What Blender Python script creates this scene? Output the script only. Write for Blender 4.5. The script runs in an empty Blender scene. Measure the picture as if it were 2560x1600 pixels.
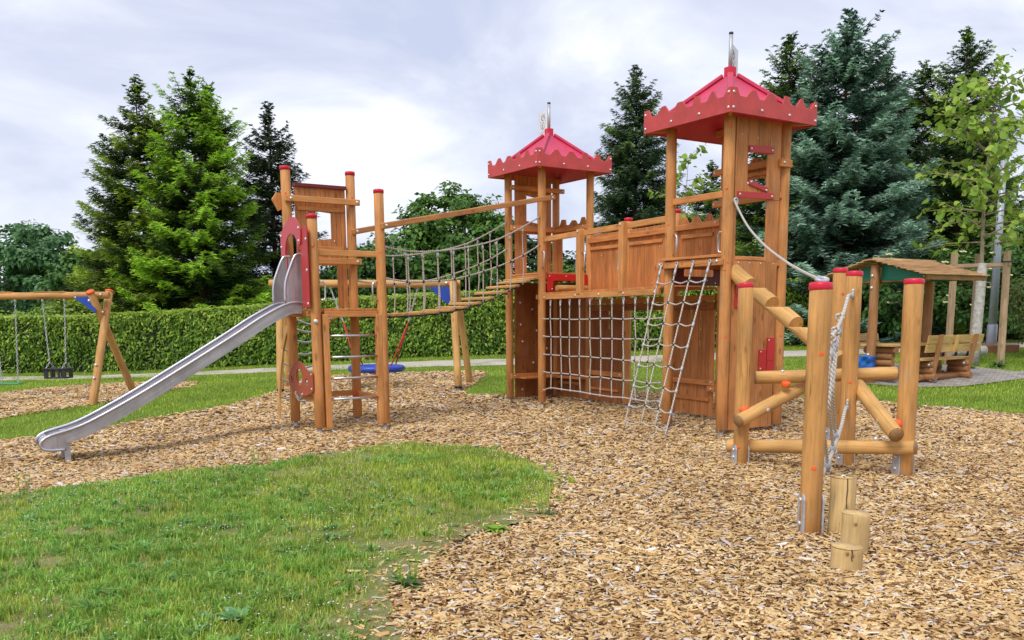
import bpy, math, random
import numpy as np
from mathutils import Vector as V, Matrix
from mathutils.geometry import tessellate_polygon
random.seed(7); RG = np.random.default_rng(11)
S = bpy.context.scene
COL = S.collection
# ------------------------------------------------------------------ terrain
def sm(a, b, x):
    t = np.clip((np.asarray(x, float) - a) / (b - a), 0, 1); return t * t * (3 - 2 * t)
def zg(x, y):
    x = np.asarray(x, float); y = np.asarray(y, float)
    far = np.clip(y - 17.3 + .3 * np.maximum(0, x - 3), 0, 14)
    return .055 * far * sm(-14, 2, x) - .15 * sm(-3.4, -5.4, x) * sm(17, 13, y)
def gz(x, y): return float(zg(x, y))
# ------------------------------------------------------------------ camera
H = 1.65; F = 2218.3; PITCH = .1511; ROLL = -.0072
c, s = math.cos(PITCH), math.sin(PITCH)
fw = V((0, c, -s)); up = V((0, s, c)); rt = V((1, 0, 0))
R_ = rt * math.cos(ROLL) + up * math.sin(ROLL); U_ = up * math.cos(ROLL) - rt * math.sin(ROLL)
cd = bpy.data.cameras.new('camera'); cam = bpy.data.objects.new('camera', cd); COL.objects.link(cam)
m = Matrix.Identity(4)
for i in range(3):
    m[i][0] = R_[i]; m[i][1] = U_[i]; m[i][2] = -fw[i]; m[i][3] = (0, 0, H)[i]
cam.matrix_world = m
cd.sensor_width = 36; cd.lens = F / 2560 * 36; cd.shift_y = (1129.1 - 800) / 2560
cd.clip_end = 2000; cd.clip_start = .05
S.camera = cam
# ------------------------------------------------------------------ materials
def newmat(name):
    mt = bpy.data.materials.new(name); mt.use_nodes = True
    nt = mt.node_tree; b = nt.nodes['Principled BSDF']
    return mt, nt, b
def nd(nt, typ, **kw):
    n = nt.nodes.new(typ)
    for k, v in kw.items():
        if k.startswith('i_'): n.inputs[k[2:].replace('_', ' ')].default_value = v
        else: setattr(n, k, v)
    return n
def ramp(nt, stops, interp='LINEAR'):
    r = nt.nodes.new('ShaderNodeValToRGB'); r.color_ramp.interpolation = interp
    e = r.color_ramp.elements
    while len(e) < len(stops): e.new(.5)
    for i, (p, col) in enumerate(stops):
        e[i].position = p; e[i].color = (*col, 1) if len(col) == 3 else col
    return r
def mixc(nt, a, b, fac, mode='MIX'):
    mx = nt.nodes.new('ShaderNodeMix'); mx.data_type = 'RGBA'; mx.blend_type = mode
    for sock, val in ((0, fac), (6, a), (7, b)):
        if hasattr(val, 'links') or isinstance(val, bpy.types.NodeSocket): nt.links.new(val, mx.inputs[sock])
        else: mx.inputs[sock].default_value = val if sock == 0 else (*val, 1)
    return mx.outputs[2]
def sc(col, k): return tuple(min(1, x * k) for x in col)
def wood(name, base, dark=.74, light=1.14, rough=.62, knots=.6, rings=False):
    mt, nt, b = newmat(name); L = nt.links.new
    at = nd(nt, 'ShaderNodeAttribute', attribute_name='gc')
    mp = nd(nt, 'ShaderNodeMapping'); mp.inputs['Scale'].default_value = (1.1, 17, 17); L(at.outputs['Vector'], mp.inputs['Vector'])
    n1 = nd(nt, 'ShaderNodeTexNoise', i_Scale=2.2, i_Detail=6., i_Roughness=.6, i_Distortion=.6); L(mp.outputs[0], n1.inputs['Vector'])
    r1 = ramp(nt, [(.3, sc(base, dark)), (.5, base), (.72, sc(base, light))]); L(n1.outputs['Fac'], r1.inputs[0])
    mp2 = nd(nt, 'ShaderNodeMapping'); mp2.inputs['Scale'].default_value = (2.0, 5, 5); L(at.outputs['Vector'], mp2.inputs['Vector'])
    n2 = nd(nt, 'ShaderNodeTexNoise', i_Scale=1.1, i_Detail=3.); L(mp2.outputs[0], n2.inputs['Vector'])
    r2 = ramp(nt, [(.3, (.72, .70, .66)), (.7, (1.18, 1.17, 1.14))]); L(n2.outputs['Fac'], r2.inputs[0])
    col = mixc(nt, r1.outputs[0], r2.outputs[0], .8, 'MULTIPLY')
    vo = nd(nt, 'ShaderNodeTexVoronoi', i_Scale=1.0); vm = nd(nt, 'ShaderNodeMapping'); vm.inputs['Scale'].default_value = (2.3, 5.5, 5.5)
    L(at.outputs['Vector'], vm.inputs['Vector']); L(vm.outputs[0], vo.inputs['Vector'])
    rk = ramp(nt, [(.07, (1, 1, 1)), (.16, (0, 0, 0))]); L(vo.outputs['Distance'], rk.inputs[0])
    mk = nd(nt, 'ShaderNodeMath', operation='MULTIPLY'); L(rk.outputs[0], mk.inputs[0]); mk.inputs[1].default_value = knots
    col = mixc(nt, col, sc(base, .3), mk.outputs[0])
    ge = nd(nt, 'ShaderNodeNewGeometry')
    ri = ramp(nt, [(0, (.80, .78, .74)), (.5, (1, 1, 1)), (1, (1.16, 1.16, 1.15))]); L(ge.outputs['Random Per Island'], ri.inputs[0])
    col = mixc(nt, col, ri.outputs[0], .75, 'MULTIPLY')
    # drying cracks: thin dark lines along the grain, in patches
    mc_ = nd(nt, 'ShaderNodeMapping'); mc_.inputs['Scale'].default_value = (.9, 26, 26); L(at.outputs['Vector'], mc_.inputs['Vector'])
    nc = nd(nt, 'ShaderNodeTexNoise', i_Scale=1., i_Detail=2.); L(mc_.outputs[0], nc.inputs['Vector'])
    rc = ramp(nt, [(.488, (0, 0, 0)), (.497, (1, 1, 1)), (.503, (1, 1, 1)), (.512, (0, 0, 0))]); L(nc.outputs['Fac'], rc.inputs[0])
    nm = nd(nt, 'ShaderNodeTexNoise', i_Scale=1.7, i_Detail=1.); L(at.outputs['Vector'], nm.inputs['Vector'])
    rm = ramp(nt, [(.55, (0, 0, 0)), (.64, (1, 1, 1))]); L(nm.outputs['Fac'], rm.inputs[0])
    cm = nd(nt, 'ShaderNodeMath', operation='MULTIPLY'); L(rc.outputs[0], cm.inputs[0]); L(rm.outputs[0], cm.inputs[1])
    cm2 = nd(nt, 'ShaderNodeMath', operation='MULTIPLY'); L(cm.outputs[0], cm2.inputs[0]); cm2.inputs[1].default_value = .8
    col = mixc(nt, col, sc(base, .22), cm2.outputs[0])
    # greyed, handled patches
    ng = nd(nt, 'ShaderNodeTexNoise', i_Scale=3.1, i_Detail=5., i_Roughness=.7); L(at.outputs['Vector'], ng.inputs['Vector'])
    rg_ = ramp(nt, [(.56, (0, 0, 0)), (.78, (.42, .42, .42))]); L(ng.outputs['Fac'], rg_.inputs[0])
    gy = sum(base) / 3; col = mixc(nt, col, (gy * 1.25, gy * 1.05, gy * .85), rg_.outputs[0])
    L(col, b.inputs['Base Color']); b.inputs['Roughness'].default_value = rough
    b.inputs['Specular IOR Level'].default_value = .35
    bp = nd(nt, 'ShaderNodeBump', i_Strength=.35, i_Distance=.004); L(n1.outputs['Fac'], bp.inputs['Height']); L(bp.outputs[0], b.inputs['Normal'])
    return mt
def plain(name, col, rough=.5, metal=0., var=.12, scale=6., bump=.0, spec=.5):
    mt, nt, b = newmat(name); L = nt.links.new
    tc = nd(nt, 'ShaderNodeTexCoord'); n1 = nd(nt, 'ShaderNodeTexNoise', i_Scale=scale, i_Detail=5., i_Roughness=.65); L(tc.outputs['Object'], n1.inputs['Vector'])
    r1 = ramp(nt, [(.3, sc(col, 1 - var)), (.7, sc(col, 1 + var))]); L(n1.outputs['Fac'], r1.inputs[0])
    L(r1.outputs[0], b.inputs['Base Color']); b.inputs['Metallic'].default_value = metal
    rr = nd(nt, 'ShaderNodeMapRange'); rr.inputs['To Min'].default_value = rough - .08; rr.inputs['To Max'].default_value = rough + .12
    L(n1.outputs['Fac'], rr.inputs['Value']); L(rr.outputs[0], b.inputs['Roughness'])
    b.inputs['Specular IOR Level'].default_value = spec
    if bump:
        n3 = nd(nt, 'ShaderNodeTexNoise', i_Scale=scale * 14, i_Detail=3.); L(tc.outputs['Object'], n3.inputs['Vector'])
        bp = nd(nt, 'ShaderNodeBump', i_Strength=bump, i_Distance=.004); L(n3.outputs['Fac'], bp.inputs['Height']); L(bp.outputs[0], b.inputs['Normal'])
    return mt
def leafmat(name, dark, mid, light, tip=None, trans=.25, rough=.55, patch=.6):
    mt, nt, b = newmat(name); L = nt.links.new
    ge = nd(nt, 'ShaderNodeNewGeometry')
    r1 = ramp(nt, [(0, dark), (.5, mid), (1, light)]); L(ge.outputs['Random Per Island'], r1.inputs[0])
    tc = nd(nt, 'ShaderNodeTexCoord'); n1 = nd(nt, 'ShaderNodeTexNoise', i_Scale=patch, i_Detail=3.); L(tc.outputs['Object'], n1.inputs['Vector'])
    r2 = ramp(nt, [(.35, (.78, .80, .78)), (.65, (1.18, 1.15, 1.05))]); L(n1.outputs['Fac'], r2.inputs[0])
    col = mixc(nt, r1.outputs[0], r2.outputs[0], 1., 'MULTIPLY')
    if tip:
        at = nd(nt, 'ShaderNodeAttribute', attribute_name='tip')
        col = mixc(nt, col, tip, at.outputs['Fac'])
    L(col, b.inputs['Base Color']); b.inputs['Roughness'].default_value = rough; b.inputs['Specular IOR Level'].default_value = .3
    tr = nd(nt, 'ShaderNodeBsdfTranslucent'); L(col, tr.inputs['Color'])
    mx = nd(nt, 'ShaderNodeMixShader'); mx.inputs[0].default_value = trans
    L(b.outputs[0], mx.inputs[1]); L(tr.outputs[0], mx.inputs[2]); L(mx.outputs[0], nt.nodes['Material Output'].inputs['Surface'])
    return mt
M = {}
M['post'] = wood('stained_post_wood', (.61, .272, .088))
M['frame'] = wood('tan_post_wood', (.58, .295, .095), rough=.7)
M['log'] = wood('pale_log_wood', (.64, .365, .125), rough=.7)
M['board'] = wood('stained_board_wood', (.60, .245, .076))
M['panel'] = wood('stained_panel_wood', (.57, .225, .070))
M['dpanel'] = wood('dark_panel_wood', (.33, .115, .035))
M['stump'] = wood('raw_stump_wood', (.60, .42, .19), dark=.7, rough=.8)
M['endgrain'] = wood('end_grain_wood', (.36, .20, .085), dark=.7)
M['bench'] = wood('bench_board_wood', (.62, .39, .145), dark=.7)
M['shingle'] = wood('roof_board_wood', (.54, .33, .16), dark=.6)
M['shelter'] = wood('shelter_log_wood', (.40, .19, .08))
M['stake'] = wood('weathered_stake_wood', (.42, .29, .18), dark=.6)
M['swing'] = wood('swing_log_wood', (.58, .30, .10))
M['steel'] = plain('brushed_steel', (.66, .65, .69), .30, 1., .10, 3.)
M['sheet'] = None
def brushed():
    mt, nt, b = newmat('slide_sheet_steel'); L = nt.links.new
    at = nd(nt, 'ShaderNodeAttribute', attribute_name='gc'); mp = nd(nt, 'ShaderNodeMapping'); mp.inputs['Scale'].default_value = (.7, 24, 24); L(at.outputs['Vector'], mp.inputs['Vector'])
    n1 = nd(nt, 'ShaderNodeTexNoise', i_Scale=1.5, i_Detail=6., i_Roughness=.7); L(mp.outputs[0], n1.inputs['Vector'])
    n2 = nd(nt, 'ShaderNodeTexNoise', i_Scale=3.2, i_Detail=5., i_Roughness=.65); L(at.outputs['Vector'], n2.inputs['Vector'])
    r1 = ramp(nt, [(.3, (.40, .385, .41)), (.7, (.60, .575, .60))]); L(n1.outputs['Fac'], r1.inputs[0]); r2 = ramp(nt, [(.35, (.78, .76, .76)), (.65, (1.08, 1.07, 1.07))]); L(n2.outputs['Fac'], r2.inputs[0])
    L(mixc(nt, r1.outputs[0], r2.outputs[0], 1., 'MULTIPLY'), b.inputs['Base Color']); b.inputs['Metallic'].default_value = .75
    rr = nd(nt, 'ShaderNodeMapRange'); rr.inputs['To Min'].default_value = .28; rr.inputs['To Max'].default_value = .55; L(n2.outputs['Fac'], rr.inputs['Value']); L(rr.outputs[0], b.inputs['Roughness'])
    return mt
M['sheet'] = brushed()
M['galv'] = plain('galvanised_steel', (.52, .53, .57), .5, .45, .2, 9.)
M['bolt'] = plain('bolt_steel', (.74, .74, .77), .35, .7, .05)
M['cap'] = plain('red_cap_plastic', (.66, .012, .045), .32, 0, .10, 8.)
M['fascia'] = plain('red_fascia_board', (.56, .066, .062), .5, 0, .2, 3.5, .1)
M['roof'] = plain('pink_red_roof_plastic', (.62, .045, .11), .42, 0, .22, 2.2, .08)
M['red'] = plain('red_board', (.50, .035, .035), .45, 0, .1, 3.)
M['redp'] = plain('bright_red_panel', (.60, .018, .020), .4, 0, .08, 3.)
M['coral'] = plain('coral_red_panel', (.56, .060, .075), .42, 0, .1, 3.)
M['brickr'] = plain('rust_orange_panel', (.42, .085, .04), .5, 0, .1, 3.)
M['darkred'] = plain('dark_red_board', (.16, .012, .02), .5, 0, .1, 3.)
M['orange'] = plain('orange_paint', (.88, .13, .03), .5, 0, .06)
M['black'] = plain('black_rubber', (.022, .022, .026), .5, 0, .2)
M['blue'] = plain('blue_board', (.02, .07, .42), .4, 0, .1)
M['green'] = plain('green_board', (.012, .24, .15), .42, 0, .1)
M['gseat'] = plain('green_rubber', (.015, .30, .13), .45, 0, .1)
M['white'] = plain('white_flag_sheet', (.78, .79, .85), .4, 0, .04)
M['ink'] = plain('black_print', (.03, .03, .045), .5, 0, .05)
M['inkred'] = plain('red_print', (.6, .03, .08), .5, 0, .05)
M['lamp'] = plain('grey_painted_steel', (.42, .44, .52), .45, .3, .1)
M['soil'] = plain('bare_soil', (.21, .13, .085), .95, 0, .4, 7., .6, .1)
M['bark'] = plain('tree_bark', (.13, .085, .06), .9, 0, .4, 9., .6, .1)
M['wrap'] = plain('pale_trunk_wrap', (.50, .48, .43), .9, 0, .35, 14., .6, .1)
M['bluebag'] = plain('blue_plastic_film', (.015, .13, .50), .28, 0, .15, 5.)
M['terracotta'] = plain('terracotta_block', (.45, .20, .10), .8, 0, .15)
def rope_mat():
    mt, nt, b = newmat('twisted_rope'); L = nt.links.new
    at = nd(nt, 'ShaderNodeAttribute', attribute_name='gc')
    w = nd(nt, 'ShaderNodeTexWave', i_Scale=14., i_Distortion=1.); w.bands_direction = 'DIAGONAL'; L(at.outputs['Vector'], w.inputs['Vector'])
    r = ramp(nt, [(.15, (.34, .28, .22)), (.5, (.66, .60, .53))]); L(w.outputs['Fac'], r.inputs[0]); L(r.outputs[0], b.inputs['Base Color'])
    b.inputs['Roughness'].default_value = .8
    bp = nd(nt, 'ShaderNodeBump', i_Strength=.6, i_Distance=.006); L(w.outputs['Fac'], bp.inputs['Height']); L(bp.outputs[0], b.inputs['Normal'])
    return mt
M['rope'] = rope_mat()
M['redrope'] = plain('red_rope', (.50, .035, .03), .7, 0, .25, 30.)
# ------------------------------------------------------------------ mesh builder
class MB:
    def __init__(self): self.v = []; self.f = []; self.g = []; self.s = []
    def add(self, verts, faces, gcs, smooth=False):
        n = len(self.v); o = V((random.uniform(0, 40), random.uniform(0, 40), random.uniform(0, 40)))
        self.v += [V(p) for p in verts]; self.g += [V(q) + o for q in gcs]
        self.f += [tuple(i + n for i in fc) for fc in faces]
        self.s += [smooth] * len(faces) if isinstance(smooth, bool) else smooth
        return self
    def box(self, o, X, Y, Z, cx=.5, cy=.5, cz=.5):
        """o is the point at fraction (cx, cy, cz) of the edges X, Y, Z"""
        X, Y, Z = V(X), V(Y), V(Z); o = V(o) - X * cx - Y * cy - Z * cz
        vs = [o + X * i + Y * j + Z * k for k in (0, 1) for j in (0, 1) for i in (0, 1)]
        L = [X.length, Y.length, Z.length]; a = L.index(max(L)); b_, c_ = [i for i in range(3) if i != a]
        gs = []
        for k in (0, 1):
            for j in (0, 1):
                for i in (0, 1):
                    q = (i * L[0], j * L[1], k * L[2]); gs.append((q[a], q[b_], q[c_]))
        fs = [(0, 2, 3, 1), (4, 5, 7, 6), (0, 1, 5, 4), (2, 6, 7, 3), (0, 4, 6, 2), (1, 3, 7, 5)]
        if X.cross(Y).dot(Z) < 0: fs = [f[::-1] for f in fs]
        return self.add(vs, fs, gs)
    def cyl(self, p0, p1, r0, r1=None, n=18, caps=True, wob=0.):
        p0, p1 = V(p0), V(p1); r1 = r0 if r1 is None else r1
        ax = (p1 - p0); L = ax.length; ax.normalize()
        a = ax.orthogonal().normalized(); b = ax.cross(a)
        vs, gs, fs, ss = [], [], [], []
        segs = 1 if not wob else 5
        ph = random.uniform(0, 6)
        for k in range(segs + 1):
            t = k / segs; pr = r0 + (r1 - r0) * t
            off = (a * math.sin(ph + t * 2.5) + b * math.cos(ph * 1.7 + t * 2)) * wob if wob else V((0, 0, 0))
            for i in range(n):
                th = 2 * math.pi * i / n; d = a * math.cos(th) + b * math.sin(th)
                rr = pr * (1 + (wob * .8) * math.sin(3 * th + ph) if wob else 1)
                vs.append(p0 + ax * L * t + d * rr + off); gs.append((L * t, math.cos(th) * rr, math.sin(th) * rr))
        for k in range(segs):
            for i in range(n):
                j = (i + 1) % n; q = k * n
                fs.append((q + i, q + j, q + n + j, q + n + i)); ss.append(True)
        if caps:
            fs.append(tuple(range(n))[::-1]); fs.append(tuple(segs * n + i for i in range(n))); ss += [False, False]
        return self.add(vs, fs, gs, ss)
    def lathe(self, o, ax, prof, n=14):
        """prof: list of (radius, height along ax)"""
        o = V(o); ax = V(ax).normalized(); a = ax.orthogonal().normalized(); b = ax.cross(a)
        vs, gs, fs = [], [], []
        for r, h in prof:
            for i in range(n):
                th = 2 * math.pi * i / n
                vs.append(o + ax * h + (a * math.cos(th) + b * math.sin(th)) * r); gs.append((h, r * math.cos(th), r * math.sin(th)))
        for k in range(len(prof) - 1):
            for i in range(n):
                j = (i + 1) % n; fs.append((k * n + i, k * n + j, (k + 1) * n + j, (k + 1) * n + i))
        ss = [True] * len(fs)
        fs.append(tuple(range(n))[::-1]); fs.append(tuple((len(prof) - 1) * n + i for i in range(n))); ss += [False, False]
        return self.add(vs, fs, gs, ss)
    def tube(self, pts, r, n=8, closed=False):
        pts = [V(p) for p in pts]; N = len(pts); vs, gs, fs = [], [], []
        L = 0; a = None
        for k, p in enumerate(pts):
            if closed: t = pts[(k + 1) % N] - pts[k - 1]
            else: t = pts[min(k + 1, N - 1)] - pts[max(k - 1, 0)]
            t.normalize()
            if a is None: a = t.orthogonal().normalized()
            else: a = (a - t * a.dot(t)).normalized()
            b = t.cross(a)
            if k: L += (p - pts[k - 1]).length
            rr = r[k] if isinstance(r, (list, tuple)) else r
            for i in range(n):
                th = 2 * math.pi * i / n
                vs.append(p + (a * math.cos(th) + b * math.sin(th)) * rr); gs.append((L, rr * math.cos(th), rr * math.sin(th)))
        for k in range(N if closed else N - 1):
            q = ((k + 1) % N) * n
            for i in range(n):
                j = (i + 1) % n; fs.append((k * n + i, k * n + j, q + j, q + i))
        ss = [True] * len(fs)
        if not closed:
            fs.append(tuple(range(n))[::-1]); fs.append(tuple((N - 1) * n + i for i in range(n))); ss += [False, False]
        return self.add(vs, fs, gs, ss)
    def ball(self, o, r, ax=(0, 0, 1), sq=1., n=10):
        pr = [(max(1e-4, r * math.sin(t)), -r * sq * math.cos(t)) for t in [math.pi * i / 7 for i in range(8)]]
        return self.lathe(o, ax, pr, n)
    def prism(self, loops, fr, w0, w1, grain='z'):
        """loops: outer loop then holes, as (u, z) in face fr; thickness from offset w0 to w1 along its normal"""
        tris = tessellate_polygon([[V((u, z, 0)) for u, z in lp] for lp in loops])
        flat = [q for lp in loops for q in lp]; n = len(flat)
        def gg(u, z, w): return (z, u, w) if grain == 'z' else (u, z, w)
        vs = [fr.p(u, z, w0) for u, z in flat] + [fr.p(u, z, w1) for u, z in flat]
        gs = [gg(u, z, w0) for u, z in flat] + [gg(u, z, w1) for u, z in flat]
        fs = []
        for t in tris:
            (u0, z0), (u1, z1), (u2, z2) = [flat[i] for i in t]
            ccw = (u1 - u0) * (z2 - z0) - (u2 - u0) * (z1 - z0) > 0
            t = t if ccw else t[::-1]
            # (u right, z up, normal n = t x z pointing outwards)
            fs.append(tuple(i + n for i in t)); fs.append(tuple(t[::-1]))
        k = 0
        for li, lp in enumerate(loops):
            m_ = len(lp); ar = sum(lp[i][0] * lp[(i + 1) % m_][1] - lp[(i + 1) % m_][0] * lp[i][1] for i in range(m_))
            flip = (ar < 0) != (li > 0)
            for i in range(m_):
                a_, b_ = k + i, k + (i + 1) % m_
                q = (a_, b_, b_ + n, a_ + n)
                fs.append(q[::-1] if flip else q)
            k += m_
        if w1 < w0: fs = [f[::-1] for f in fs]
        return self.add(vs, fs, gs)
    def build(self, name, mat, parent=None, bevel=0., seg=1):
        base = V((0, 0, 0))
        q = parent
        while q is not None: base += q.location; q = q.parent
        me = bpy.data.meshes.new(name)
        me.from_pydata([p - base for p in self.v], [], self.f)
        at = me.attributes.new('gc', 'FLOAT_VECTOR', 'POINT'); at.data.foreach_set('vector', [x for q_ in self.g for x in q_])
        me.polygons.foreach_set('use_smooth', self.s)
        for m_ in (mat if isinstance(mat, (list, tuple)) else [mat]): me.materials.append(m_)
        o = bpy.data.objects.new(name, me); COL.objects.link(o)
        if parent is not None: o.parent = parent
        if bevel:
            b = o.modifiers.new('bevel', 'BEVEL'); b.width = bevel; b.segments = seg; b.limit_method = 'ANGLE'; b.angle_limit = math.radians(40)
        return o
class Face:
    """vertical plane through two ground points; u along a->b, n to the right of it"""
    def __init__(self, a, b):
        self.a = V((a[0], a[1], 0)); d = V((b[0] - a[0], b[1] - a[1], 0)); self.len = d.length
        self.t = d.normalized(); self.n = V((self.t.y, -self.t.x, 0))
    def p(self, u, z, w=0.): return self.a + self.t * u + self.n * w + V((0, 0, z))
    def bar(self, mb, u0, z0, u1, z1, w, h, d):
        """straight beam of height h and depth d, centre line from (u0, z0) to (u1, z1) at offset w"""
        A, B = self.p(u0, z0, w), self.p(u1, z1, w); X = B - A
        Zv = X.cross(self.n).normalized(); Zv = Zv if Zv.z > 0 else -Zv
        return mb.box((A + B) / 2, X, self.n * d, Zv * h)
def thing(name, label, cat, loc=(0, 0, 0), group=None):
    o = bpy.data.objects.new(name, None); COL.objects.link(o); o.location = loc; o.empty_display_size = .2
    return tag(o, label, cat, group)
def tag(o, label=None, cat=None, group=None, kind=None):
    if label: o['label'] = label
    if cat: o['category'] = cat
    if group: o['group'] = group
    if kind: o['kind'] = kind
    return o
def base_of(o):
    b = V((0, 0, 0))
    while o is not None: b += o.location; o = o.parent
    return b
_bm = MB().lathe((0, 0, 0), (0, 0, 1), [(1, -.3), (1, .18), (.86, .42), (.5, .62), (.12, .68)], 10)
_bm0 = _bm.build('bolt', M['bolt']); BOLT = _bm0.data; bpy.data.objects.remove(_bm0)
_bm0 = MB().lathe((0, 0, 0), (0, 0, 1), [(1, -.4), (1, .03), (.8, .07)], 12).build('marker_dot', M['orange']); DOT = _bm0.data; bpy.data.objects.remove(_bm0)
def stud(parent, pos, nrm, r=.019, me=None, name='bolt'):
    o = bpy.data.objects.new(name, me or BOLT); COL.objects.link(o); o.parent = parent
    o.location = V(pos) - base_of(parent); o.scale = (r, r, r)
    o.rotation_euler = V(nrm).to_track_quat('Z', 'Y').to_euler()
    return o
def dot(parent, pos, nrm, r=.018): return stud(parent, pos, nrm, r, DOT, 'marker_dot')
def dot_on_post(parent, xy, z, r, ang=0.):
    """paint spot on a round post, on the side that faces the path in front, turned by ang"""
    d = V((-xy[0], -xy[1], 0)).normalized(); d.rotate(Matrix.Rotation(ang, 3, 'Z'))
    dot(parent, V((xy[0], xy[1], z)) + d * (r + .001), d)
def post(root, xy, top, r=.073, zb=.06, cap=True, foot=True, mat='post', name='post', capr=1.06):
    o = MB().cyl((xy[0], xy[1], zb), (xy[0], xy[1], top - (.035 if cap else 0)), r, r * .97, 24, wob=.004).build(name, M[mat], root, .004)
    if cap:
        R = r * capr
        MB().lathe((xy[0], xy[1], top - .055), (0, 0, 1), [(R, 0), (R, .045), (R * .93, .055), (R * .5, .062), (.004, .064)], 24).build('post_cap', M['cap'], o)
    if foot:
        f = MB().cyl((xy[0], xy[1], -.12), (xy[0], xy[1], zb + .01), .03, n=12)
        f.build('steel_foot', M['galv'], o)
    return o
def handle(root, fr, u, z0, z1, w=0., side=1, d=.075):
    """U grip fixed to a post at u, standing out along the face towards side"""
    pts = [fr.p(u, z0, w), fr.p(u + side * d * .7, z0, w), fr.p(u + side * d, z0 + .03, w), fr.p(u + side * d, z1 - .03, w), fr.p(u + side * d * .7, z1, w), fr.p(u, z1, w)]
    return MB().tube(pts, .014, 10).build('grab_handle', M['steel'], root)
def planks(mb, fr, u0, u1, lo, hi, n, w0, w1, opens=(), gap=.005):
    """vertical planks from lo(u) to hi(u), interrupted by openings (ua, ub, zlo(u), zhi(u))"""
    lo = lo if callable(lo) else (lambda u, k=lo: k); hi = hi if callable(hi) else (lambda u, k=hi: k)
    cuts = sorted({u0 + (u1 - u0) * i / n for i in range(n + 1)})
    for i in range(n):
        a, b = cuts[i] + gap / 2, cuts[i + 1] - gap / 2
        xs = sorted({a, b} | {x for o in opens for x in o[:2] if a < x < b})
        j0 = random.uniform(-.0012, .0012)
        for xa, xb in zip(xs, xs[1:]):
            mid = (xa + xb) / 2
            cut = sorted([o for o in opens if o[0] <= mid <= o[1]], key=lambda o: o[2](mid))
            bounds = [lo] + [q for o in cut for q in (o[2], o[3])] + [hi]
            for k in range(0, len(bounds), 2):
                if bounds[k + 1](mid) - bounds[k](mid) < .01: continue
                mb.prism([[(xa, bounds[k](xa)), (xb, bounds[k](xb)), (xb, bounds[k + 1](xb)), (xa, bounds[k + 1](xa))]], fr, w0 + j0, w1 + j0)
    return mb
def lin(ua, za, ub, zb_): return lambda u: za + (zb_ - za) * (u - ua) / (ub - ua)
def const(k): return lambda u: k
def pl_z(tab):
    xs = [q[0] for q in tab]; zs = [q[1] for q in tab]
    return lambda u: float(np.interp(u, xs, zs))
def crenel(mb, fr, tab, zlo, n, w0, w1, gap=.005):
    """plank row with a battlement outline along its top; the outline runs through the planks"""
    u0, u1 = tab[0][0], tab[-1][0]; f = pl_z(tab)
    for i in range(n):
        a = u0 + (u1 - u0) * i / n + gap / 2; b = u0 + (u1 - u0) * (i + 1) / n - gap / 2
        top = [(a, f(a))] + [q for q in tab if a < q[0] < b] + [(b, f(b))]
        mb.prism([[(a, zlo), (b, zlo)] + top[::-1]], fr, w0, w1)
    return mb
def twig_rope(pts, r=.011, n=6): return MB().tube(pts, r, n)
def spline(pts, k=6):
    """Catmull-Rom through pts"""
    P = [V(p) for p in pts]; P = [P[0] * 2 - P[1]] + P + [P[-1] * 2 - P[-2]]; out = []
    for i in range(1, len(P) - 2):
        for j in range(k):
            t = j / k; a, b, c_, d = P[i - 1:i + 3]
            out.append(.5 * ((2 * b) + (c_ - a) * t + (2 * a - 5 * b + 4 * c_ - d) * t * t + (3 * b - a - 3 * c_ + d) * t ** 3))
    return out + [P[-2]]
def chain(p0, p1, link=.045, r=.006):
    p0, p1 = V(p0), V(p1); d = p1 - p0; n = max(2, int(d.length / link)); mb = MB(); ax = d.normalized()
    a = ax.orthogonal().normalized(); b = ax.cross(a)
    for i in range(n):
        c_ = p0 + d * (i + .5) / n; q = a if i % 2 else b
        h = d.length / n * .62
        mb.tube([c_ + ax * h * math.cos(t) + q * .014 * math.sin(t) for t in [2 * math.pi * k / 8 for k in range(8)]], r, 5, closed=True)
    return mb
def scatter_mesh(name, verts, faces_tpl, mat, parent=None, attr=None, loc=(0, 0, 0)):
    """verts: (N, k, 3) array of N equal pieces; faces_tpl: faces of one piece"""
    N, k, _ = verts.shape
    me = bpy.data.meshes.new(name)
    off = (np.arange(N) * k)[:, None]
    idx = [(off + np.array(f)[None]) for f in faces_tpl]
    loops = np.concatenate(idx, axis=1).ravel(); sizes = np.tile([len(f) for f in faces_tpl], N)
    me.vertices.add(N * k); me.vertices.foreach_set('co', (verts - np.array(loc)).astype(np.float32).ravel())
    me.loops.add(len(loops)); me.loops.foreach_set('vertex_index', loops.astype(np.int32))
    me.polygons.add(len(sizes)); st = np.concatenate([[0], np.cumsum(sizes)[:-1]])
    me.polygons.foreach_set('loop_start', st.astype(np.int32)); me.polygons.foreach_set('loop_total', sizes.astype(np.int32))
    if attr is not None:
        a = me.attributes.new('tip', 'FLOAT', 'POINT'); a.data.foreach_set('value', np.repeat(attr, k).astype(np.float32) if attr.ndim == 1 else attr.ravel().astype(np.float32))
    me.update(calc_edges=True); me.materials.append(mat)
    o = bpy.data.objects.new(name, me); COL.objects.link(o)
    if parent is not None: o.parent = parent
    else: o.location = loc
    return o
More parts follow.
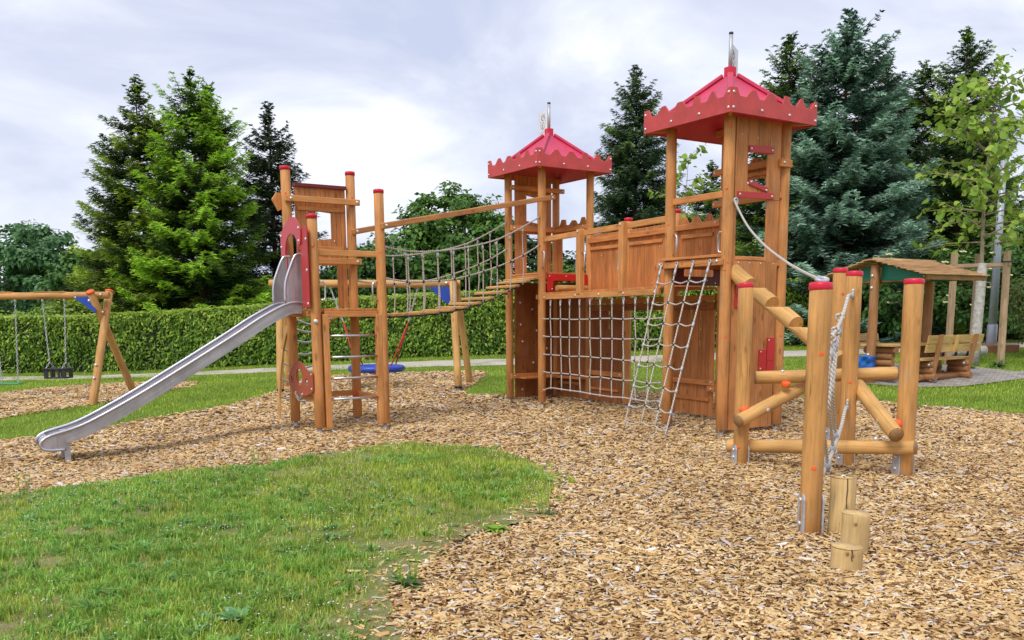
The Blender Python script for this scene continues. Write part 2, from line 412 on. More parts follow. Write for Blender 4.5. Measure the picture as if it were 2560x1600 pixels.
# ------------------------------------------------------------------ the three towers: corner posts L (left), P (nearest), R (right), K (back)
YAW = -.9975
A = V((math.cos(YAW), math.sin(YAW), 0)); B = V((-A.y, A.x, 0)); Z = V((0, 0, 1))
def corners(cx, cy, q):
    o = V((cx, cy, 0)); return dict(L=o - A * q / 2 - B * q / 2, P=o + A * q / 2 - B * q / 2, R=o + A * q / 2 + B * q / 2, K=o - A * q / 2 + B * q / 2, C=o)
T1 = corners(-2.6553, 13.6301, 1.04); T2 = corners(.738, 17.3989, 1.1163); T3 = corners(3.0977, 13.1028, 1.1163)
def faces(T): return dict(LP=Face(T['L'], T['P']), PR=Face(T['P'], T['R']), LK=Face(T['L'], T['K']), KR=Face(T['K'], T['R']), RK=Face(T['R'], T['K']), KL=Face(T['K'], T['L']))
F1, F2, F3 = faces(T1), faces(T2), faces(T3)
def bolts(root, fr, lst, w, r=.019):
    for u, z in lst: stud(root, fr.p(u, z, w), fr.n if w >= 0 else -fr.n, r)
# ---- slide tower
t1 = thing('slide_tower', 'wooden tower on four red-capped round posts that carries the metal slide', 'play tower', T1['C'])
P1 = {k: post(t1, T1[k], h, .074) for k, h in (('L', 3.90), ('P', 3.10), ('R', 3.51), ('K', 3.90))}
f = F1['LK']
mb = planks(MB(), f, .13, .94, 1.81, 3.62, 10, -.015, .015, [
    (.45, .70, lin(.45, 2.835, .70, 2.866), lin(.45, 3.272, .70, 3.25)), (.30, .78, const(1.80), const(2.455))])
mb.build('plank_wall', M['panel'], t1, .003)
for (z, u0, u1, w) in ((3.425, -.06, 1.14, .105), (2.52, -.05, 1.14, .105)):
    m_ = MB(); f.bar(m_, u0, z, u1, z, w, .09, .06); m_.build('rail', M['post'], t1, .006)
for (z, u0, u1) in ((3.30, .16, .93), (2.712, .15, .88)):
    m_ = MB(); f.bar(m_, u0, z, u1, z, .03, .062, .028); m_.build('batten', M['board'], t1, .004)
m_ = MB(); f.bar(m_, .12, 3.64, .95, 3.64, .0, .055, .13); m_.build('ridge_board', M['darkred'], t1, .006)
m_ = MB().prism([[(-.19, 3.42), (-.10, 3.25), (.0, 3.30), (.0, 3.52), (-.12, 3.52)]], f, -.12, -.08); m_.build('wedge_board', M['board'], t1, .004)
bolts(t1, f, [(.03, 3.425), (1.09, 3.425), (.03, 2.52), (1.07, 2.52)], .135, .022)
bolts(t1, f, [(.31, 3.25), (.73, 3.29), (.74, 2.83)], .016, .012)
# deck
mb = MB()
for i in range(8):
    k = (i + .5) / 8; mb.box(T1['L'] + (T1['K'] - T1['L']) * k + A * .52 + Z * 1.768, A * 1.0, B * .123, Z * .034)
mb.build('deck_board', M['board'], t1, .004)
for k, (u0, u1, w, zc, hh) in dict(LP=(-.02, 1.0, .0, 1.71, .08), PR=(.13, .95, .0, 1.705, .085), LK=(.05, 1.0, 0, 1.705, .08), KR=(.05, 1.0, 0, 1.705, .08)).items():
    m_ = MB(); F1[k].bar(m_, u0, zc, u1, zc, w, hh, .06); m_.build('deck_beam', M['board'], t1, .005)
m_ = MB(); F1['LP'].bar(m_, -.16, 1.765, .62, 1.765, .09, .032, .12); m_.build('deck_board', M['board'], t1, .004)
f = F1['PR']
m_ = MB(); f.bar(m_, .06, 2.575, .99, 2.575, -.01, .085, .055); m_.build('rail', M['post'], t1, .006)
handle(t1, f, .075, 1.905, 2.165, .02, 1); handle(t1, f, .965, 1.905, 2.165, .02, -1)
# ladder side of the tower
for u0, u1 in ((.085, .175), (.925, 1.005)):
    m_ = MB(); f.bar(m_, (u0 + u1) / 2, .05, (u0 + u1) / 2, 1.70, .02, u1 - u0, .10); m_.build('ladder_stile', M['post'], t1, .006)
for z in (1.39, 1.08, .77, .465):
    MB().cyl(f.p(.16, z, .03), f.p(.945, z, .03), .018, n=12).build('ladder_rung', M['steel'], t1)
for k, u0, u1, z in (('LK', .05, 1.02, .455), ('KR', .05, 1.0, .44), ('LP', .05, .98, .475)):
    m_ = MB(); F1[k].bar(m_, u0, z, u1, z, 0, .088, .06); m_.build('low_beam', M['post'], t1, .006)
m_ = MB().box(T1['K'] + Z * .455 + (-T1['K'].normalized()) * .07 - Z * .0, F1['KR'].t * .07, F1['KR'].n * .06, Z * .10); m_.build('corner_clip', M['orange'], t1, .004)
# red entrance board above the slide
f = F1['LP']
strip = lambda a, b, z0, z1: [(a, z0), (b, z0), (b, z1), (a, z1)]
e = None
for a, b in ((.165, .37), (.965, 1.235)):
    e = MB().prism([strip(a - .1, b - .1, 1.80, 2.93)], f, .105, .122).build('entrance_board', M['red'], t1, .003)
out = [(.08, 2.56), (.27, 2.56)]
out += [(.545 + .285 * math.cos(t), 2.58 + .285 * math.sin(t)) for t in [math.pi * (1 - i / 12) for i in range(13)]]
out += [(.86, 2.70), (.90, 2.68), (.925, 2.72), (.94, 2.90), (.89, 2.96), (.80, 3.04), (.71, 3.085), (.60, 3.10), (.48, 3.085), (.36, 3.045), (.25, 2.99), (.15, 2.93), (.08, 2.93)]
e2 = MB().prism([out], f, .126, .144).build('entrance_arch', M['coral'], t1, .003)
bolts(t1, f, [(.12, 2.86), (.88, 2.92), (.12, 2.70), (.87, 2.74)], .145, .022)
bolts(t1, f, [(1.10, 2.75), (1.10, 2.32), (1.10, 1.85), (.07, 2.66)], .123, .022)
# rust-orange board with a face
def ell(cu, cz, ru, rz, n=14): return [(cu + ru * math.cos(2 * math.pi * i / n), cz + rz * math.sin(2 * math.pi * i / n)) for i in range(n)]
out = [(.395, .515), (.60, .50), (.80, .515), (1.0, .565), (1.08, .60), (1.085, .87), (.90, .89), (.80, .93), (.70, .975), (.58, 1.015), (.46, 1.022), (.33, .985), (.20, .90), (.09, .80), (.043, .73), (.09, .645), (.19, .575), (.30, .53)]
MB().prism([out, ell(.52, .775, .125, .125), ell(.21, .732, .062, .052), ell(.83, .718, .062, .052)], f, .085, .103).build('face_board', M['brickr'], t1, .003)
bolts(t1, f, [(.08, .80), (1.04, .84), (1.04, .63), (.36, .54), (.64, .53)], .104, .017)
chain(f.p(.36, .53, .11), f.p(.50, .42, .11)).build('mouth_chain', M['galv'], t1); chain(f.p(.50, .42, .11), f.p(.64, .52, .11)).build('mouth_chain', M['galv'], t1)
stud(t1, T1['P'] + Z * 1.6 + V((.22, -.97, 0)) * .074, V((.22, -.97, 0)), .035)
for k, z in (('P', 2.66), ('P', .56), ('P', .2), ('P', 1.66), ('L', 3.5), ('K', 3.5), ('K', 2.95), ('R', 2.6)):
    dot_on_post(t1, T1[k], z, .074, random.uniform(-.4, .4))
# arched climbing ladder behind the tower
arch = thing('arched_ladder', 'arched wooden ladder with bent steel rungs leaning behind the slide tower', 'ladder', T1['L'] - A * .6 + B * .4)
f = F1['LK']
ra = []
for u in (.20, .80):
    pts = [f.p(u + (-.12 if u < .5 else .06) * t, 1.70 * (1 - t ** 1.9) + .0, -(.06 + .98 * math.sin(t * math.pi / 2) ** .75)) for t in [i / 9 for i in range(10)]]
    ra.append(pts); m_ = MB()
    for a, b in zip(pts, pts[1:]): m_.box((a + b) / 2, (b - a) * 1.03, f.t * .035, (b - a).cross(f.t).normalized() * .085)
    m_.build('ladder_rail', M['log'], arch, .003)
for t in (.16, .3, .43, .55, .66, .77, .88):
    k = t * 9; i = int(k); q = [r[i].lerp(r[i + 1], k - i) for r in ra]
    mid = (q[0] + q[1]) / 2 - Z * .10 + A * .02
    MB().tube(spline([q[0], q[0].lerp(mid, .55) - Z * .015, mid, q[1].lerp(mid, .55) - Z * .015, q[1]], 4), .016, 8).build('curved_rung', M['steel'], arch)
# ---- slide
M1 = (T1['L'] + T1['P']) / 2
sl = thing('metal_slide', 'long straight stainless steel slide with curved foot running down from the tower', 'slide', M1 - B * 1.8)
top = [(.10, 1.87), (.265, 1.87), (.45, 1.80), (.74, 1.645), (1.045, 1.455), (1.68, 1.077), (2.353, .687), (2.81, .444), (3.08, .315), (3.249, .255), (3.42, .21), (3.527, .175), (3.60, .125), (3.62, .07), (3.59, .02), (3.50, .0), (3.336, -.002)]
Fs = Face(M1, M1 - B); Fs.n = A.copy()            # u along the slide, offset along A
P2 = spline([V((u, z, 0)) for u, z in top], 4)
def sweep(off_list):
    """sheet between successive (across, depth below rail) points swept along the rail line"""
    mb = MB(); N = len(P2); n = len(off_list); vs, gs = [], []
    L = 0
    for k, q in enumerate(P2):
        t = (P2[min(k + 1, N - 1)] - P2[max(k - 1, 0)]).normalized(); nn = V((t.y, -t.x, 0))      # inward of the curl (down)
        nn = -nn if nn.y > 0 and k < N * .6 else nn
        if k: L += (q - P2[k - 1]).length
        for w, d in off_list:
            z = V((q.x, q.y, 0)) + V((t.y, -t.x, 0)) * d
            vs.append(M1 - B * z.x + A * w + Z * z.y); gs.append((L, w * 4, d))
    fs = [(k * n + i, k * n + i + 1, (k + 1) * n + i + 1, (k + 1) * n + i) for k in range(N - 1) for i in range(n - 1)]
    return mb.add(vs, fs, gs, len(off_list) > 3)
CUT = int(len(P2) * .70)
_all = P2
P2 = _all[:CUT]; bed = sweep([(-.245, .02), (-.245, .105), (-.22, .125), (.22, .125), (.245, .105), (.245, .02)])
bed.build('chute_bed', M['sheet'], sl)
for w in (-.262, .262):
    P2 = _all[:CUT]; sweep([(w, .0), (w, .158)]).build('side_sheet', M['sheet'], sl)
    MB().tube([M1 - B * q.x + A * w + Z * q.y for q in _all], .02, 10).build('side_rail', M['steel'], sl)
    g = [(.07, 2.56), (.16, 2.55), (.205, 2.49), (.245, 2.40), (.29, 2.29), (.325, 2.19), (.345, 2.06), (.35, 1.86)]
    g2 = MB().tube([M1 - B * q.x + A * w + Z * q.y for q in spline([V((u, z, 0)) for u, z in g], 4)], .018, 10).build('guard_rail', M['steel'], sl)
    MB().prism([[(.07, 1.84), (.35, 1.84)] + g[::-1]], Fs, w - .004, w + .004).build('guard_sheet', M['sheet'], sl)
    P2 = _all[CUT - 1:]
    lip = [(q.x, q.y) for q in P2]
    MB().prism([[lip[0], (3.30, lip[0][1] - .02), (3.33, .0)] + lip[::-1][:-1]], Fs, w - .004, w + .004).build('foot_cheek', M['sheet'], sl)
P2 = _all[CUT - 1:]; sweep([(-.25, .018), (.25, .018)]).build('rounded_foot', M['sheet'], sl)
P2 = _all
for w in (-.2, .2):
    MB().box(M1 - B * 3.31 + A * w + Z * -.0, B * .07, A * .05, Z * .42).build('support_leg', M['galv'], sl, .004)
# ---- middle tower and big tower share roof, pole and flag building
CR = [(0, .31), (.11, .313), (.16, .215), (.275, .207), (.38, .307), (.45, .309), (.532, .208), (.615, .206), (.697, .300), (.792, .302), (.888, .205), (.984, .207), (1.02, .31), (1.105, .312), (1.142, .208), (1.252, .205), (1.338, .312), (1.387, .311), (1.438, .21), (1.55, .206), (1.637, .31), (1.693, .31)]
def tower_roof(root, T, zb, zneck, ztop):
    C = T['C']; r = 1.693
    cs = {'L': C - A * r / 2 - B * r / 2, 'P': C + A * r / 2 - B * r / 2, 'R': C + A * r / 2 + B * r / 2, 'K': C - A * r / 2 + B * r / 2}
    ro = thing('x', 'x', 'x'); ro.name = 'castle_roof'; del ro['label']; del ro['category']; ro.parent = root; ro.location = C - base_of(root) + Z * zb
    for a, b in ('LP', 'PR', 'RK', 'KL'):
        f = Face(cs[a], cs[b]); lo = [(0.012, zb), (r - .012, zb)]
        tp = [(min(max(u, .012), r - .012), zb + z) for u, z in CR]
        fa = MB().prism([lo + tp[::-1]], f, -.022, 0).build('battlement_board', M['fascia'], ro, .002)
        for u, z in ((.045, .25), (.045, .06), (r - .045, .25), (r - .045, .06), (.58, .075), (1.12, .075)):
            stud(ro, f.p(u, zb + z, 0), f.n, .02)
    # four roof panels, each a thin slab, with raised hips
    ze, zt = zb + .045, zneck - .10; i0, i1 = r / 2 - .03, .06
    E = lambda q, h, sa, sb: C + A * (q * sa) + B * (q * sb) + Z * h
    sg = [(-1, -1), (1, -1), (1, 1), (-1, 1)]
    mb = MB()
    for k in range(4):
        a, b = sg[k], sg[(k + 1) % 4]
        vs = [E(i0, ze, *a), E(i0, ze, *b), E(i1, zt, *b), E(i1, zt, *a)]; lo = [v - Z * .03 for v in vs]
        mb.add(vs + lo, [(0, 1, 2, 3), (7, 6, 5, 4), (0, 4, 5, 1), (2, 6, 7, 3)], [(v.x, v.y, v.z) for v in vs + lo])
    mb.build('roof_panel', M['roof'], ro)
    mb = MB()
    for sa, sb in sg:
        a, b = E(i0, ze + .02, sa, sb), E(i1 + .01, zt + .02, sa, sb); w = (A * sa - B * sb).normalized() if sa * sb > 0 else (A + B).normalized()
        w = (b - a).cross(Z).normalized(); mb.box((a + b) / 2, b - a, w * .075, (b - a).cross(w).normalized() * .05)
    mb.build('roof_hip', M['roof'], ro, .012, 2)
    mb = MB().box(C + Z * (zneck - .10), A * .125, B * .125, Z * .26); mb.build('roof_neck', M['cap'], ro, .012, 2)
    for k, (sa, sb) in dict(L=(-1, -1), P=(1, -1), R=(1, 1), K=(-1, 1)).items():
        d = (A * sa + B * sb).normalized(); q = T[k] + Z * (zb + .04)
        MB().box(q + d * .20, d * .30, d.cross(Z).normalized() * .05, Z * .06).build('roof_brace', M['board'], ro, .004)
    pole = MB().cyl(C + Z * zneck, C + Z * ztop, .028, n=16).build('flagpole', M['galv'], ro)
    MB().cyl(C + Z * (ztop - .012), C + Z * (ztop + .022), .031, n=16).build('pole_cap', M['black'], pole, .004)
    MB().cyl(C + Z * zneck, C + Z * (zneck + .03), .033, n=16).build('pole_collar', M['black'], pole)
    return ro, pole
def flag(pole, C, d, z0, z1, wd, curl):
    """curved rigid flag sheet along direction d from the pole, with its printed crest and lettering"""
    d = V(d).normalized(); nn = d.cross(Z); n = 10
    def P_(u, z, w=0): return C + d * (.045 + u) + nn * (curl * (u / wd) ** 2 + w) + Z * (z - .10 * (u / wd) ** 1.6 * .55)
    mb = MB(); vs, gs, fs = [], [], []
    for w in (-.002, .002):
        for i in range(n + 1):
            for z in (z0, z1): vs.append(P_(wd * i / n, z, w)); gs.append((wd * i / n, z, w))
    h = 2 * (n + 1)
    for i in range(n):
        q = 2 * i; fs.append((q, q + 2, q + 3, q + 1)); fs.append((h + q, h + q + 1, h + q + 3, h + q + 2))
        fs.append((q, h + q, h + q + 2, q + 2)); fs.append((q + 1, q + 3, h + q + 3, h + q + 1))
    fs.append((2 * n, h + 2 * n, h + 2 * n + 1, 2 * n + 1))
    sheet = mb.add(vs, fs, gs).build('flag_sheet', M['white'], pole)
    def blob(mbx, cu, cz, ru, rz, rot=0., side=1):
        vs = []
        for t in [2 * math.pi * i / 10 for i in range(10)]:
            x, y = ru * math.cos(t), rz * math.sin(t); x, y = x * math.cos(rot) - y * math.sin(rot), x * math.sin(rot) + y * math.cos(rot)
            vs.append(P_(cu + x, cz + y, .0045 * side))
        mbx.add(vs, [tuple(range(10))], [(0, 0, 0)] * 10)
    zc = (z0 + z1) / 2; H_ = (z1 - z0)
    ink, red = MB(), MB()
    for sd in (1, -1):
        cu = wd * .42
        for i, (du, dz, ro) in enumerate([(-.05, .36, .3), (.0, .38, .1), (.045, .34, -.2), (-.055, .27, .4), (-.01, .29, .1), (.04, .26, -.2), (-.06, .19, .3), (.05, .2, -.3)]):
            blob(ink, cu + du * wd * 2.6, zc + dz * H_ * .85, .008, .017, ro, sd)
        sh = [(-.22, .13), (-.24, -.02), (-.2, -.15), (-.1, -.25), (.0, -.29), (.1, -.25), (.2, -.15), (.24, -.02), (.22, .13)]
        for (a, b), (c_, e_) in zip(sh, sh[1:]):
            blob(ink, cu + (a + c_) / 2 * wd, zc + (b + e_) / 2 * H_, .0045, .024, math.atan2((e_ - b) * H_, (c_ - a) * wd) + math.pi / 2, sd)
        for du, dz in ((-.05, -.02), (.08, -.05), (.0, -.12), (.04, -.19)): blob(ink, cu + du * wd, zc + dz * H_, .009, .016, .3, sd)
        blob(red, cu, zc + .1 * H_, .018, .016, 0, sd)
        for k in range(7): blob(ink, cu + (-.27 + .09 * k) * wd, zc - .40 * H_, .006, .008, .2, sd)
    ink.build('crest_print', M['ink'], sheet); red.build('crest_heart', M['inkred'], sheet)
    return sheet
# ---- middle tower
t2 = thing('middle_tower', 'roofed wooden tower with small red battlement roof at the upper end of the rope bridge', 'play tower', T2['C'])
for k in 'LPRK': post(t2, T2[k], 4.33, .073, cap=False)
ro2, pole2 = tower_roof(t2, T2, 4.28, 5.106, 5.585)
flag(pole2, T2['C'], -A - B * .12, 5.07, 5.50, .32, .05)
def deck(root, T, z0, z1, n=8):
    mb = MB(); d = T['R'] - T['P']
    for i in range(n): mb.box(T['C'] + d * ((i + .5) / n - .5) + Z * (z1 - .016), A * 1.06, B * (1.1 / n - .006), Z * .032)
    mb.build('deck_board', M['board'], root, .004)
    for a, b in ('LP', 'PR', 'LK', 'KR'):
        m_ = MB(); f = Face(T[a], T[b]); f.bar(m_, .07, (z0 + z1) / 2 - .02, f.len - .07, (z0 + z1) / 2 - .02, 0, z1 - z0 - .045, .06); m_.build('deck_beam', M['board'], root, .005)
deck(t2, T2, 2.33, 2.455)
f = F2['LK']
planks(MB(), f, .14, 1.0, 2.47, 4.33, 9, -.014, .014, [(.41, .68, const(2.47), const(3.24)), (.41, .68, lin(.41, 3.49, .68, 3.45), lin(.41, 3.97, .68, 3.93))]).build('plank_wall', M['panel'], t2, .003)
for z, u0, u1, h in ((4.085, -.02, 1.24, .085), (3.335, -.02, 1.14, .105)):
    m_ = MB(); f.bar(m_, u0, z, u1, z, .105, h, .06); m_.build('rail', M['board'], t2, .006)
bolts(t2, f, [(.03, 4.085), (1.19, 4.085), (.05, 3.335)], .135, .022)
f = F2['KR']
crenel(MB(), f, [(.09, 3.40), (.15, 3.42), (.21, 3.53), (.334, 3.52), (.351, 3.417), (.456, 3.41), (.559, 3.49), (.661, 3.48), (.729, 3.40), (.80, 3.41), (.862, 3.52), (.945, 3.515), (1.0, 3.40)], 3.25, 9, -.014, .014).build('battlement_board', M['panel'], t2, .003)
m_ = MB(); f.bar(m_, .0, 3.318, 1.13, 3.318, .09, .075, .05); m_.build('rail', M['board'], t2, .006)
m_ = MB().box(f.p(.0, 3.34, .09), f.t * .10, f.n * .06, Z * .11); m_.build('corner_clip', M['orange'], t2, .004); stud(t2, f.p(0, 3.33, .125), f.n, .02)
planks(MB(), f, .08, .22, 2.47, 3.26, 1, -.014, .014).build('plank_wall', M['panel'], t2, .003)
bolts(t2, f, [(1.04, 3.34)], .12, .02)
# climbing wall and low bench under the deck
f = F2['LK']
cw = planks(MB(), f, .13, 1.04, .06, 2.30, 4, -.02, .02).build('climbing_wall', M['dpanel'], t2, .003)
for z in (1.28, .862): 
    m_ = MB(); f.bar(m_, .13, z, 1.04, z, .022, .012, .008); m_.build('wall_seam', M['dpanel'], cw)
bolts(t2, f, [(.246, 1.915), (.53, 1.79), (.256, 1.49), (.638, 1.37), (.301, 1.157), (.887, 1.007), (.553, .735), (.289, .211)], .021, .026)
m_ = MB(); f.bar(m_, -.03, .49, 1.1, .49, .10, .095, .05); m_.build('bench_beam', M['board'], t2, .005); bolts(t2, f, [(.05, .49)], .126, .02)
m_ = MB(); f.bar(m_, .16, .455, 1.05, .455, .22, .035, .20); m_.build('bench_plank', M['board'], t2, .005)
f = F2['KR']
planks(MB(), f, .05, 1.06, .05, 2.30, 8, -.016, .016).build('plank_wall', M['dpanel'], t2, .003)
m_ = MB(); f.bar(m_, .02, .455, 1.09, .455, .12, .04, .18); m_.build('bench_plank', M['panel'], t2, .005)
m_ = MB(); f.bar(m_, .085, .335, .865, .335, .03, .05, .028); m_.build('batten', M['panel'], t2, .005)
# step riser towards the walkway
f = F2['PR']
MB().prism([strip(.09, 1.02, 2.105, 2.425), [(.225, 2.135), (.87, 2.135), (.895, 2.16), (.895, 2.28), (.87, 2.305), (.25, 2.305), (.225, 2.28)]], f, .03, .05).build('step_riser', M['redp'], t2, .003)
m_ = MB().cyl(f.p(.25, 2.165, .12), f.p(.95, 2.165, .12), .055, n=16); m_.build('step_roller', M['log'], t2, .004)
bolts(t2, f, [(.14, 2.385), (.52, 2.385), (.2, 2.15)], .051, .015); bolts(t2, f, [(.4, 2.165), (.75, 2.165)], .172, .012)
m_ = MB(); F2['LP'].bar(m_, .93, 2.005, 1.15, 2.005, -.02, .085, .06); m_.build('beam_end', M['board'], t2, .005)
for z in (2.38, 2.0, .25): dot_on_post(t2, T2['P'], z, .073, random.uniform(-.3, .3))
# ---- big tower
t3 = thing('big_tower', 'tall roofed wooden tower with large red battlement roof beside the rope ladder', 'play tower', T3['C'])
for k in 'LPRK': post(t3, T3[k], 4.29, .077, cap=False)
ro3, pole3 = tower_roof(t3, T3, 4.238, 5.055, 5.525)
flag(pole3, T3['C'], (.40, .915, 0), 4.96, 5.43, .26, .05)
deck(t3, T3, 2.33, 2.455)
f = F3['PR']
top0 = [(.33, .72, lin(.35, 3.415, .72, 3.335), const(3.83))]
planks(MB(), f, .09, .98, 3.23, 4.27, 4, .01, .038, top0).build('plank_wall', M['panel'], t3, .003)
planks(MB(), f, .735, .98, 2.38, 3.225, 1, .01, .038).build('plank_wall', M['panel'], t3, .003)
planks(MB(), f, .09, .165, 2.40, 3.225, 1, -.02, .01).build('plank_wall', M['panel'], t3, .003)
planks(MB(), f, .09, .98, .05, 2.38, 4, .01, .038).build('plank_wall', M['board'], t3, .003)
m_ = MB(); f.bar(m_, .14, 2.42, .75, 2.42, -.0, .045, .08); m_.build('sill', M['board'], t3, .004)
for u0, z0, u1, z1, h in ((.33, 3.872, .815, 3.89, .088), (.345, 3.437, .72, 3.352, .064), (.135, 3.262, .836, 3.276, .085)):
    m_ = MB(); f.bar(m_, u0, z0, u1, z1, .05, h, .018); tr = m_.build('window_trim', M['coral'] if False else M['red'], t3, .003)
    bolts(t3, f, [(u0 + .035, z0 + .003), (u1 - .035, z1 - .003)], .06, .017)
bolts(t3, f, [(.2, 4.05), (.5, 4.03), (.2, 2.36), (.42, 2.36), (.64, 2.36), (.9, 2.36)], .039, .011)
m_ = MB().box(f.p(1.04, 3.735, .075), f.t * .22, f.n * .06, Z * .10); m_.build('clamp_block', M['board'], t3, .005); bolts(t3, f, [(.98, 3.74)], .106, .02)
for a, b, z0, z1 in ((.145, .235, 1.745, 1.915), (.145, .235, 1.93, 2.055), (.66, .805, .856, 1.16), (.822, .98, 1.0, 1.325), (.822, .98, .856, .99)):
    MB().prism([strip(a, b, z0, z1)], f, .04, .056).build('red_brick', M['redp'], t3, .003)
bolts(t3, f, [(.69, 1.13), (.69, .89), (.85, 1.29), (.2, 1.78)], .057, .014)
f = F3['LP']
m_ = MB(); f.bar(m_, .07, 3.265, 1.05, 3.265, .0, .09, .055); m_.build('rail', M['board'], t3, .006)
m_ = MB(); f.bar(m_, -.03, 2.447, 1.08, 2.447, .09, .035, .14); m_.build('deck_board', M['board'], t3, .005)
m_ = MB(); f.bar(m_, -.13, 2.365, 1.15, 2.365, .105, .092, .06); m_.build('ladder_beam', M['board'], t3, .006); bolts(t3, f, [(1.075, 2.375), (-.06, 2.38)], .136, .022)
handle(t3, f, .07, 2.53, 2.80, .0, 1); handle(t3, f, 1.04, 2.50, 2.77, .0, -1)
f = F3['KR']
crenel(MB(), f, [(.08, 3.84), (.2, 3.84), (.26, 3.92), (.34, 3.92), (.39, 3.84), (.47, 3.84), (.53, 3.905), (.68, 3.89), (.73, 3.83), (.83, 3.83), (.88, 3.91), (.96, 3.91), (1.02, 3.84)], 3.60, 8, -.014, .014).build('battlement_board', M['panel'], t3, .003)
for z in (3.775, 3.31): m_ = MB(); f.bar(m_, -.17, z, 1.15, z, .09, .09, .05); m_.build('rail', M['board'], t3, .006)
m_ = MB(); f.bar(m_, .2, 3.665, .95, 3.665, .03, .05, .028); m_.build('batten', M['board'], t3, .004)
m_ = MB(); f.bar(m_, -.14, 4.34, .3, 4.34, .09, .09, .05); m_.build('beam_end', M['board'], t3, .005)
bolts(t3, f, [(-.12, 3.775), (-.12, 3.31)], .116, .02)
planks(MB(), f, .0, .10, 2.45, 3.9, 1, .07, .088).build('plank_wall', M['board'], t3, .003)
f = F3['LK']
MB().prism([strip(.1, 1.06, 2.09, 2.345), [(.28, 2.23), (.30, 2.222), (.88, 2.222), (.90, 2.24), (.90, 2.31), (.88, 2.328), (.30, 2.328), (.28, 2.31)]], f, .0, .02).build('step_riser', M['darkred'], t3, .003)  # a red riser; the dark colour holds the shade below the platform
bolts(t3, f, [(.27, 2.13), (.42, 2.17), (.75, 2.17), (.92, 2.13)], .021, .016)
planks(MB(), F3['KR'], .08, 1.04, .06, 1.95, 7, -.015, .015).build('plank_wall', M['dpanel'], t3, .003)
for k, z, a in (('P', 4.12, .1), ('P', 3.33, -.25), ('P', 2.36, .35), ('P', 2.26, -.2), ('P', 1.35, .3), ('P', .55, .2), ('P', .2, 0), ('L', 3.2, .3), ('L', 2.95, -.3), ('L', 1.75, -.4), ('L', 1.0, .3), ('L', .62, .3), ('R', 4.0, .4), ('R', 1.35, .3)):
    dot_on_post(t3, T3[k], z, .077, a)
# ---- walkway between the two roofed towers
wk = thing('walkway', 'raised wooden walkway with plank walls joining the two roofed towers', 'walkway', (T2['R'] + T3['L']) / 2 * 1.0)
N = Face(T2['P'], T3['L']); FW = Face(T2['R'], T3['K'])
m_ = MB(); N.bar(m_, .15, 1.997, 3.64, 1.997, .055, .09, .055); m_.build('edge_beam', M['post'], wk, .006)
bolts(wk, N, [(.23, 1.99), (1.3, 2.0), (2.03, 2.0), (2.73, 2.0), (3.55, 2.0)], .084, .02)
for z, h in ((1.915, .09), (1.80, .12)):
    m_ = MB(); FW.bar(m_, .07, z, 3.71, z, .07, h, .055); m_.build('edge_beam', M['dpanel'] if h > .1 else M['panel'], wk, .006)
mb = MB(); nb = 28
for i in range(nb):
    u0, u1 = .16 + 3.5 * i / nb, .16 + 3.5 * (i + 1) / nb - .008
    q = [N.p(u0, 2.045, .06), N.p(u1, 2.045, .06), FW.p(u1, 2.045, -.04), FW.p(u0, 2.045, -.04)]; lo = [v + Z * .034 for v in q]
    mb.add(q + lo, [(3, 2, 1, 0), (4, 5, 6, 7), (0, 1, 5, 4), (1, 2, 6, 5), (2, 3, 7, 6), (3, 0, 4, 7)], [(v.dot(B), v.dot(A), v.z) for v in q + lo])
mb.build('deck_board', M['board'], wk, .003)
m_ = MB(); N.bar(m_, .08, 3.035, 3.71, 3.045, -.01, .092, .05); m_.build('rail', M['post'], wk, .006)
for u in (1.40, 2.66):
    MB().box(N.p(u, 2.56, .045), N.t * .125, N.n * .10, Z * 1.08).build('short_post', M['post'], wk, .008); bolts(wk, N, [(u - .01, 3.06)], .096, .02)
handle(wk, N, .07, 2.55, 2.82, .03, 1); handle(wk, N, 1.34, 2.37, 2.65, .04, -1); handle(wk, N, 1.46, 2.46, 2.71, .04, 1); handle(wk, N, 2.60, 2.36, 2.65, .04, -1)
for u in (1.25, 2.62): post(wk, FW.p(u, 0), 3.355, .072)
cz = [(2.70, 3.19), (2.80, 3.215), (2.86, 3.215), (2.93, 3.115), (3.0, 3.115), (3.06, 3.20), (3.16, 3.20), (3.25, 3.10), (3.33, 3.10), (3.38, 3.21), (3.47, 3.205), (3.53, 3.11), (3.70, 3.11)]
for u0, u1, zt in ((.03, 1.17, 3.15), (1.32, 2.55, 3.15), (2.70, 3.71, None)):
    if zt: planks(MB(), FW, u0, u1, 2.10, zt, 11, -.014, .014).build('plank_wall', M['panel'], wk, .003)
    else: crenel(MB(), FW, cz, 2.10, 10, -.014, .014).build('plank_wall', M['panel'], wk, .003)
for u0, u1 in ((.0, 2.56), (2.58, 3.74)):
    m_ = MB(); FW.bar(m_, u0, 3.05, u1, 3.04, .045, .09, .05); m_.build('rail', M['board'], wk, .006)
for u0, u1 in ((.06, 1.10), (1.33, 2.28), (2.79, 3.56)):
    m_ = MB(); FW.bar(m_, u0, 2.90, u1, 2.892, .03, .06, .028); m_.build('batten', M['board'], wk, .005)
bolts(wk, FW, [(.42, 2.76), (2.2, 2.8), (2.0, 2.2)], .016, .011); bolts(wk, FW, [(3.66, 3.05)], .073, .02)
